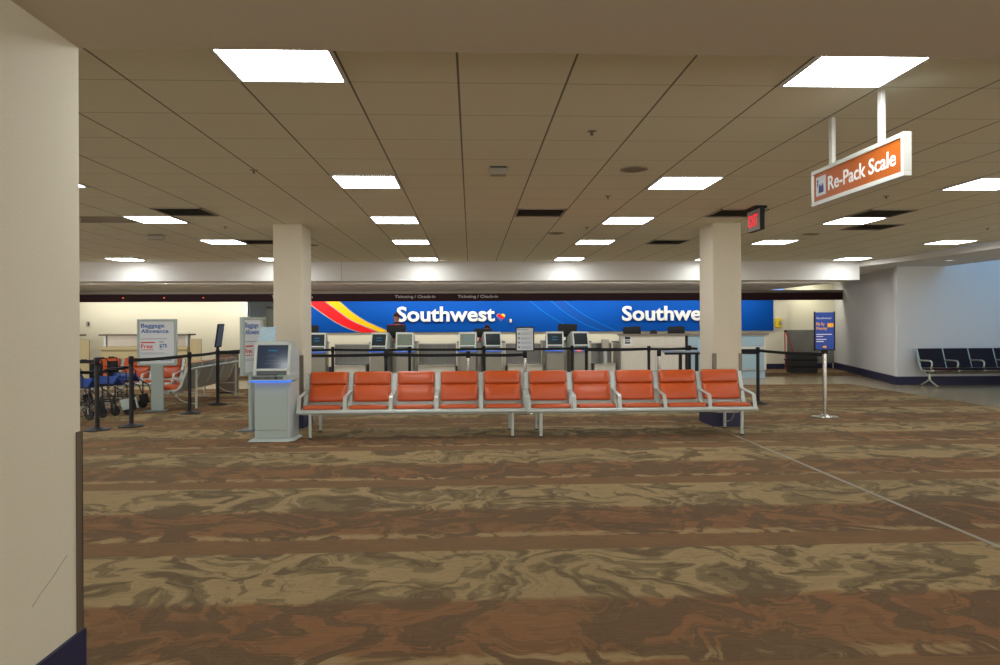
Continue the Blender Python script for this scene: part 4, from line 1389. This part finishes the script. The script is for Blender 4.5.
def make_wheelchair(label, loc, rz, plate):
    """faces +x"""
    t = thing('wheelchair', label, 'wheelchair', loc, rz, 'parked wheelchairs')
    W = 0.13
    for s in (-1, 1):
        y = s * W
        f = MB()
        f.tube([(-0.22, y, 0.92), (-0.12, y, 0.915), (-0.10, y, 0.86), (-0.10, y, 0.20)], 0.012, 8)
        f.tube([(-0.10, y, 0.52), (0.36, y, 0.52), (0.40, y, 0.48), (0.40, y, 0.17)], 0.012, 8)
        f.tube([(-0.10, y, 0.24), (0.40, y, 0.24)], 0.011, 8)
        f.tube([(-0.10, y, 0.72), (0.22, y, 0.72), (0.26, y, 0.68), (0.26, y, 0.52)], 0.011, 8)
        f.build('side_frame', M_blackmetal, t, smooth_deg=60)
        MB().cyl((-0.27, y, 0.92), (-0.17, y, 0.92), 0.018, n=10).build('grip', M_rubber, t, smooth_deg=60)
        MB().box(-0.06, 0.20, y - 0.025, y + 0.025, 0.725, 0.76, bev=0.01).build('armrest', M_black, t, smooth_deg=60)
        w = MB()
        R = 0.15
        wc = (-0.08, R)
        yo = y + s * 0.045
        w.tube([(wc[0] + R * 0.94 * math.cos(2 * math.pi * k / 28), yo, wc[1] + R * 0.94 * math.sin(2 * math.pi * k / 28)) for k in range(28)], R * 0.06, 8, closed=True)
        wheel = w.build('wheel', M_rubber, t, smooth_deg=60)
        sp = MB()
        for k in range(10):
            a = 2 * math.pi * k / 10
            sp.cyl((wc[0], yo, wc[1]), (wc[0] + R * 0.93 * math.cos(a), yo, wc[1] + R * 0.93 * math.sin(a)), 0.003, n=5)
        sp.cyl((wc[0], yo - 0.02, wc[1]), (wc[0], yo + 0.02, wc[1]), 0.022, n=10)
        sp.build('spokes', M_alu, wheel)
        cw = MB()
        cw.tube([(0.40 + 0.075 * math.cos(2 * math.pi * k / 18), y, 0.092 + 0.075 * math.sin(2 * math.pi * k / 18)) for k in range(18)], 0.016, 8, closed=True)
        cw.cyl((0.40, y - 0.012, 0.092), (0.40, y + 0.012, 0.092), 0.062, n=16)
        cw.build('caster', M_rubber, t, smooth_deg=60)
        MB().tube([(0.40, y - 0.022, 0.092), (0.39, y - 0.022, 0.18), (0.40, y, 0.20)], 0.007, 6).build('fork', M_alu, t, smooth_deg=60)
        fp = MB()
        fp.tube([(0.38, y, 0.48), (0.50, y, 0.44), (0.56, y, 0.30), (0.60, y, 0.14)], 0.011, 8)
        fp.build('leg_rest', M_blackmetal, t, smooth_deg=60)
        Mx = Matrix.Translation((0.60, y - s * 0.01, 0.20)) @ Matrix.Rotation(math.radians(-16), 4, 'Y') @ Matrix.Rotation(math.radians(35 * s), 4, 'Z')
        MB().box(-0.008, 0.008, -0.075, 0.075, -0.09, 0.09, bev=0.006, M=Mx).build('footplate', plate if not isinstance(plate, str) else M_black, t, smooth_deg=60)
    MB().prism([(-W, 0.50), (-0.02, 0.65), (0.02, 0.65), (W, 0.50), (W - 0.02, 0.49), (0.0, 0.625), (-W + 0.02, 0.49)], -0.06, 0.34, 'x').build('seat', M_bluevinyl, t, label='blue folded seat')
    MB().prism([(-0.10, -W), (-0.17, 0), (-0.10, W), (-0.115, W), (-0.19, 0), (-0.115, -W)], 0.58, 0.86, 'z').build('backrest', M_darkvinyl, t)
    MB().cyl((-0.06, -W, 0.26), (0.30, W, 0.50), 0.010, n=8).cyl((-0.06, W, 0.26), (0.30, -W, 0.50), 0.010, n=8).build('cross_brace', M_alu, t, smooth_deg=60)
    return t


M_darkvinyl = mat('black_vinyl', rgb(22, 24, 32), 0.5)
make_wheelchair('folded black wheelchair with blue seat, nearest one behind the first queue post', (-6.40, 11.62, 0), math.radians(-18), M_black)
make_wheelchair('folded black wheelchair with pale footplates, second in the parked row', (-6.25, 12.1, 0), math.radians(-16), M_kiosk)
make_wheelchair('folded black wheelchair, third in the row, footplates beside the sign post', (-6.37, 12.9, 0), math.radians(-10), M_black)
wc4 = make_wheelchair('folded black wheelchair with white tag, mostly hidden by the large pillar', (-7.30, 12.1, 0), math.radians(-14), M_black)
MB().box(0.05, 0.20, -0.165, -0.155, 0.36, 0.50, bev=0.003).build('paper_tag', M_signwhite, wc4, label='white paper tag')
make_wheelchair('folded black wheelchair at the back of the parked row', (-7.35, 12.95, 0), math.radians(-12), M_black)


# ------------------------------------------------------------------ people


def skin_body(name, joints, bones, m, parent, levels=2):
    me = bpy.data.meshes.new(name)
    names = list(joints)
    me.from_pydata([joints[n][0] for n in names], [(names.index(a), names.index(b)) for a, b in bones], [])
    o = bpy.data.objects.new(name, me)
    COL.objects.link(o)
    o.parent = parent
    sk = o.modifiers.new('skin', 'SKIN')
    for i, n in enumerate(names):
        r = joints[n][1]
        me.skin_vertices[0].data[i].radius = (r, r) if not isinstance(r, tuple) else r
    me.skin_vertices[0].data[0].use_root = True
    ss = o.modifiers.new('sub', 'SUBSURF')
    ss.levels = ss.render_levels = levels
    dg = bpy.context.evaluated_depsgraph_get()
    dg.update()
    me2 = bpy.data.meshes.new_from_object(o.evaluated_get(dg))
    o.modifiers.clear()
    o.data = me2
    me2.materials.clear()
    me2.materials.append(m)
    for p in me2.polygons:
        p.use_smooth = True
        p.material_index = 0
    return o


def ell(mb, c, r, n=14):
    vs = bmesh.ops.create_uvsphere(mb.bm, u_segments=n, v_segments=n, radius=1)['verts']
    for v in vs:
        v.co = Vector((c[0] + v.co.x * r[0], c[1] + v.co.y * r[1], c[2] + v.co.z * r[2]))
    return vs


def person(label, loc, rz, height, seated, hair_m, bald, shirt, glasses):
    t = thing('person', label, 'person', loc, rz)
    k = height / 1.78
    hz = 0.95 if not seated else 0.52
    J = {}
    J['pelvis'] = ((0, 0, hz), (0.15, 0.11))
    J['waist'] = ((0, 0, hz + 0.18), (0.14, 0.11))
    J['chest'] = ((0, -0.01, hz + 0.38), (0.17, 0.12))
    J['neckbase'] = ((0, 0.0, hz + 0.53), (0.075, 0.065))
    J['neck'] = ((0, -0.01, hz + 0.60), 0.055)
    J['head'] = ((0, -0.03, hz + 0.685), (0.092, 0.112))
    J['headtop'] = ((0, -0.015, hz + 0.775), (0.088, 0.108))
    B = [('pelvis', 'waist'), ('waist', 'chest'), ('chest', 'neckbase'), ('neckbase', 'neck'), ('neck', 'head'), ('head', 'headtop')]
    for s, n in ((-1, 'a'), (1, 'b')):
        J['sh' + n] = ((0.19 * s, 0, hz + 0.47), 0.058)
        J['el' + n] = ((0.25 * s, -0.06, hz + 0.20), 0.043)
        J['wr' + n] = ((0.15 * s, -0.30, hz + 0.17), 0.028)
        J['hd' + n] = ((0.13 * s, -0.36, hz + 0.165), (0.036, 0.016))
        B += [('chest', 'sh' + n), ('sh' + n, 'el' + n), ('el' + n, 'wr' + n), ('wr' + n, 'hd' + n)]
        for q, (dx, ln) in enumerate(((-0.03, 0.07), (-0.01, 0.085), (0.01, 0.08), (0.03, 0.06))):
            J['f%s%d' % (n, q)] = ((0.13 * s + dx, -0.40, hz + 0.165), 0.009)
            J['g%s%d' % (n, q)] = ((0.13 * s + dx * 1.1, -0.40 - ln * 0.7, hz + 0.145), 0.008)
            B += [('hd' + n, 'f%s%d' % (n, q)), ('f%s%d' % (n, q), 'g%s%d' % (n, q))]
        J['th' + n] = ((0.13 * s - 0.05 * s, -0.36, hz + 0.15), 0.010)
        B += [('wr' + n, 'th' + n)]
        if seated:
            J['hip' + n] = ((0.10 * s, -0.02, hz - 0.02), 0.085)
            J['kn' + n] = ((0.12 * s, -0.42, hz - 0.02), 0.06)
            J['an' + n] = ((0.12 * s, -0.42, 0.09), 0.04)
        else:
            J['hip' + n] = ((0.10 * s, 0, hz - 0.08), 0.09)
            J['kn' + n] = ((0.11 * s, -0.01, 0.50), 0.06)
            J['an' + n] = ((0.11 * s, 0.0, 0.09), 0.04)
        J['ft' + n] = ((J['an' + n][0][0], J['an' + n][0][1] - 0.15, 0.035), (0.04, 0.03))
        B += [('pelvis', 'hip' + n), ('hip' + n, 'kn' + n), ('kn' + n, 'an' + n), ('an' + n, 'ft' + n)]
    J = {n: (tuple(c * k for c in v[0]), v[1]) for n, v in J.items()}
    body = skin_body('body', J, B, M_skin, t)
    # clothing follows the body: same skeleton, a little fuller, without head and hands
    up = [n for n in J if n in ('pelvis', 'waist', 'chest', 'neckbase') or n[:2] in ('sh', 'el')]
    JU = {n: (J[n][0], tuple(r * 1.13 for r in J[n][1]) if isinstance(J[n][1], tuple) else J[n][1] * 1.22) for n in up}
    JU['neckbase'] = (tuple(Vector(J['neckbase'][0]) - Vector((0, 0, 0.02))), (0.09, 0.08))
    skin_body('shirt', JU, [b for b in B if b[0] in JU and b[1] in JU], shirt, t)
    lo = [n for n in J if n == 'pelvis' or n[:3] == 'hip' or n[:2] in ('kn', 'an')]
    JL = {n: (J[n][0], tuple(r * 1.16 for r in J[n][1]) if isinstance(J[n][1], tuple) else J[n][1] * 1.2) for n in lo}
    skin_body('trousers', JL, [b for b in B if b[0] in JL and b[1] in JL], M_trouser, t)
    hc = Vector((0, -0.03, hz + 0.72)) * k
    fc = MB()
    ell(fc, hc + Vector((0, -0.095, -0.005)), (0.014, 0.022, 0.022))     # nose
    ell(fc, hc + Vector((-0.078, 0.01, 0.0)), (0.012, 0.022, 0.032))     # ears
    ell(fc, hc + Vector((0.078, 0.01, 0.0)), (0.012, 0.022, 0.032))
    ell(fc, hc + Vector((0, -0.07, -0.085)), (0.035, 0.03, 0.025))
    fc.build('face', M_skin, t, smooth_deg=180)
    e = MB()
    for s in (-1, 1):
        ell(e, hc + Vector((0.032 * s, -0.083, 0.02)), (0.012, 0.008, 0.008))
    e.box(hc.x - 0.028, hc.x + 0.028, hc.y - 0.094, hc.y - 0.085, hc.z - 0.052, hc.z - 0.044)
    e.build('eyes_and_mouth', M_glass, t)
    if glasses:
        g = MB()
        for s in (-1, 1):
            g.tube([(hc.x + 0.034 * s + 0.026 * math.cos(2 * math.pi * q / 14), hc.y - 0.104, hc.z + 0.02 + 0.019 * math.sin(2 * math.pi * q / 14)) for q in range(14)], 0.0035, 6, closed=True)
            g.tube([(hc.x + 0.06 * s, hc.y - 0.104, hc.z + 0.025), (hc.x + 0.08 * s, hc.y + 0.01, hc.z + 0.02)], 0.003, 6)
        g.tube([(hc.x - 0.01, hc.y - 0.105, hc.z + 0.022), (hc.x + 0.01, hc.y - 0.105, hc.z + 0.022)], 0.003, 6)
        g.build('glasses', M_glass, t)
    h = MB()
    vs = ell(h, hc + Vector((0, 0.012, 0.025)), (0.092, 0.116, 0.118), 18)
    cut = 0.02 if not bald else -0.01
    dead = [v for v in h.bm.verts if (v.co.y < hc.y - 0.045 and v.co.z < hc.z + 0.075) or v.co.z < hc.z - 0.07 ]
    bmesh.ops.delete(h.bm, geom=dead, context='VERTS')
    h.build('hair', hair_m, t, smooth_deg=180)
    if glasses:
        MB().tube([(-0.08 * k, -0.06, (hz + 0.52) * k), (-0.03 * k, -0.13, (hz + 0.38) * k), (0, -0.150, (hz + 0.24) * k), (0.03 * k, -0.13, (hz + 0.38) * k), (0.08 * k, -0.06, (hz + 0.52) * k)], 0.007, 6).build('lanyard', M_black, t)
        cl_ = MB()
        cl_.lathe([(0.066, 0.0), (0.080, 0.0), (0.072, 0.05), (0.062, 0.05)], 20, (0, -0.005, (hz + 0.535) * k))
        cl_.build('collar', M_black, t, smooth_deg=50)
    return t


person('balding agent in a red shirt and glasses standing behind the counter', (-2.16, 20.4, 0), math.radians(20), 1.815, False, M_hairgrey, True, M_shirt, True)
person('seated agent with brown hair, only the head showing over a monitor', (0.47, 20.75, 0.13), math.radians(5), 1.74, True, M_hair, False, M_shirt, False)
st = thing('office_stool', 'dark office stool under the seated agent', 'stool', (0.47, 20.80, 0))
MB().lathe([(0, 0.44), (0.20, 0.44), (0.21, 0.48), (0.19, 0.52), (0, 0.53)], 24).build('seat', M_black, st, smooth_deg=50)
MB().cyl((0, 0, 0.06), (0, 0, 0.45), 0.03).build('column', M_alu, st, smooth_deg=50)
MB().lathe([(0, 0.0), (0.22, 0.0), (0.22, 0.02), (0.05, 0.06), (0, 0.06)], 24).build('base', M_black, st, smooth_deg=50)
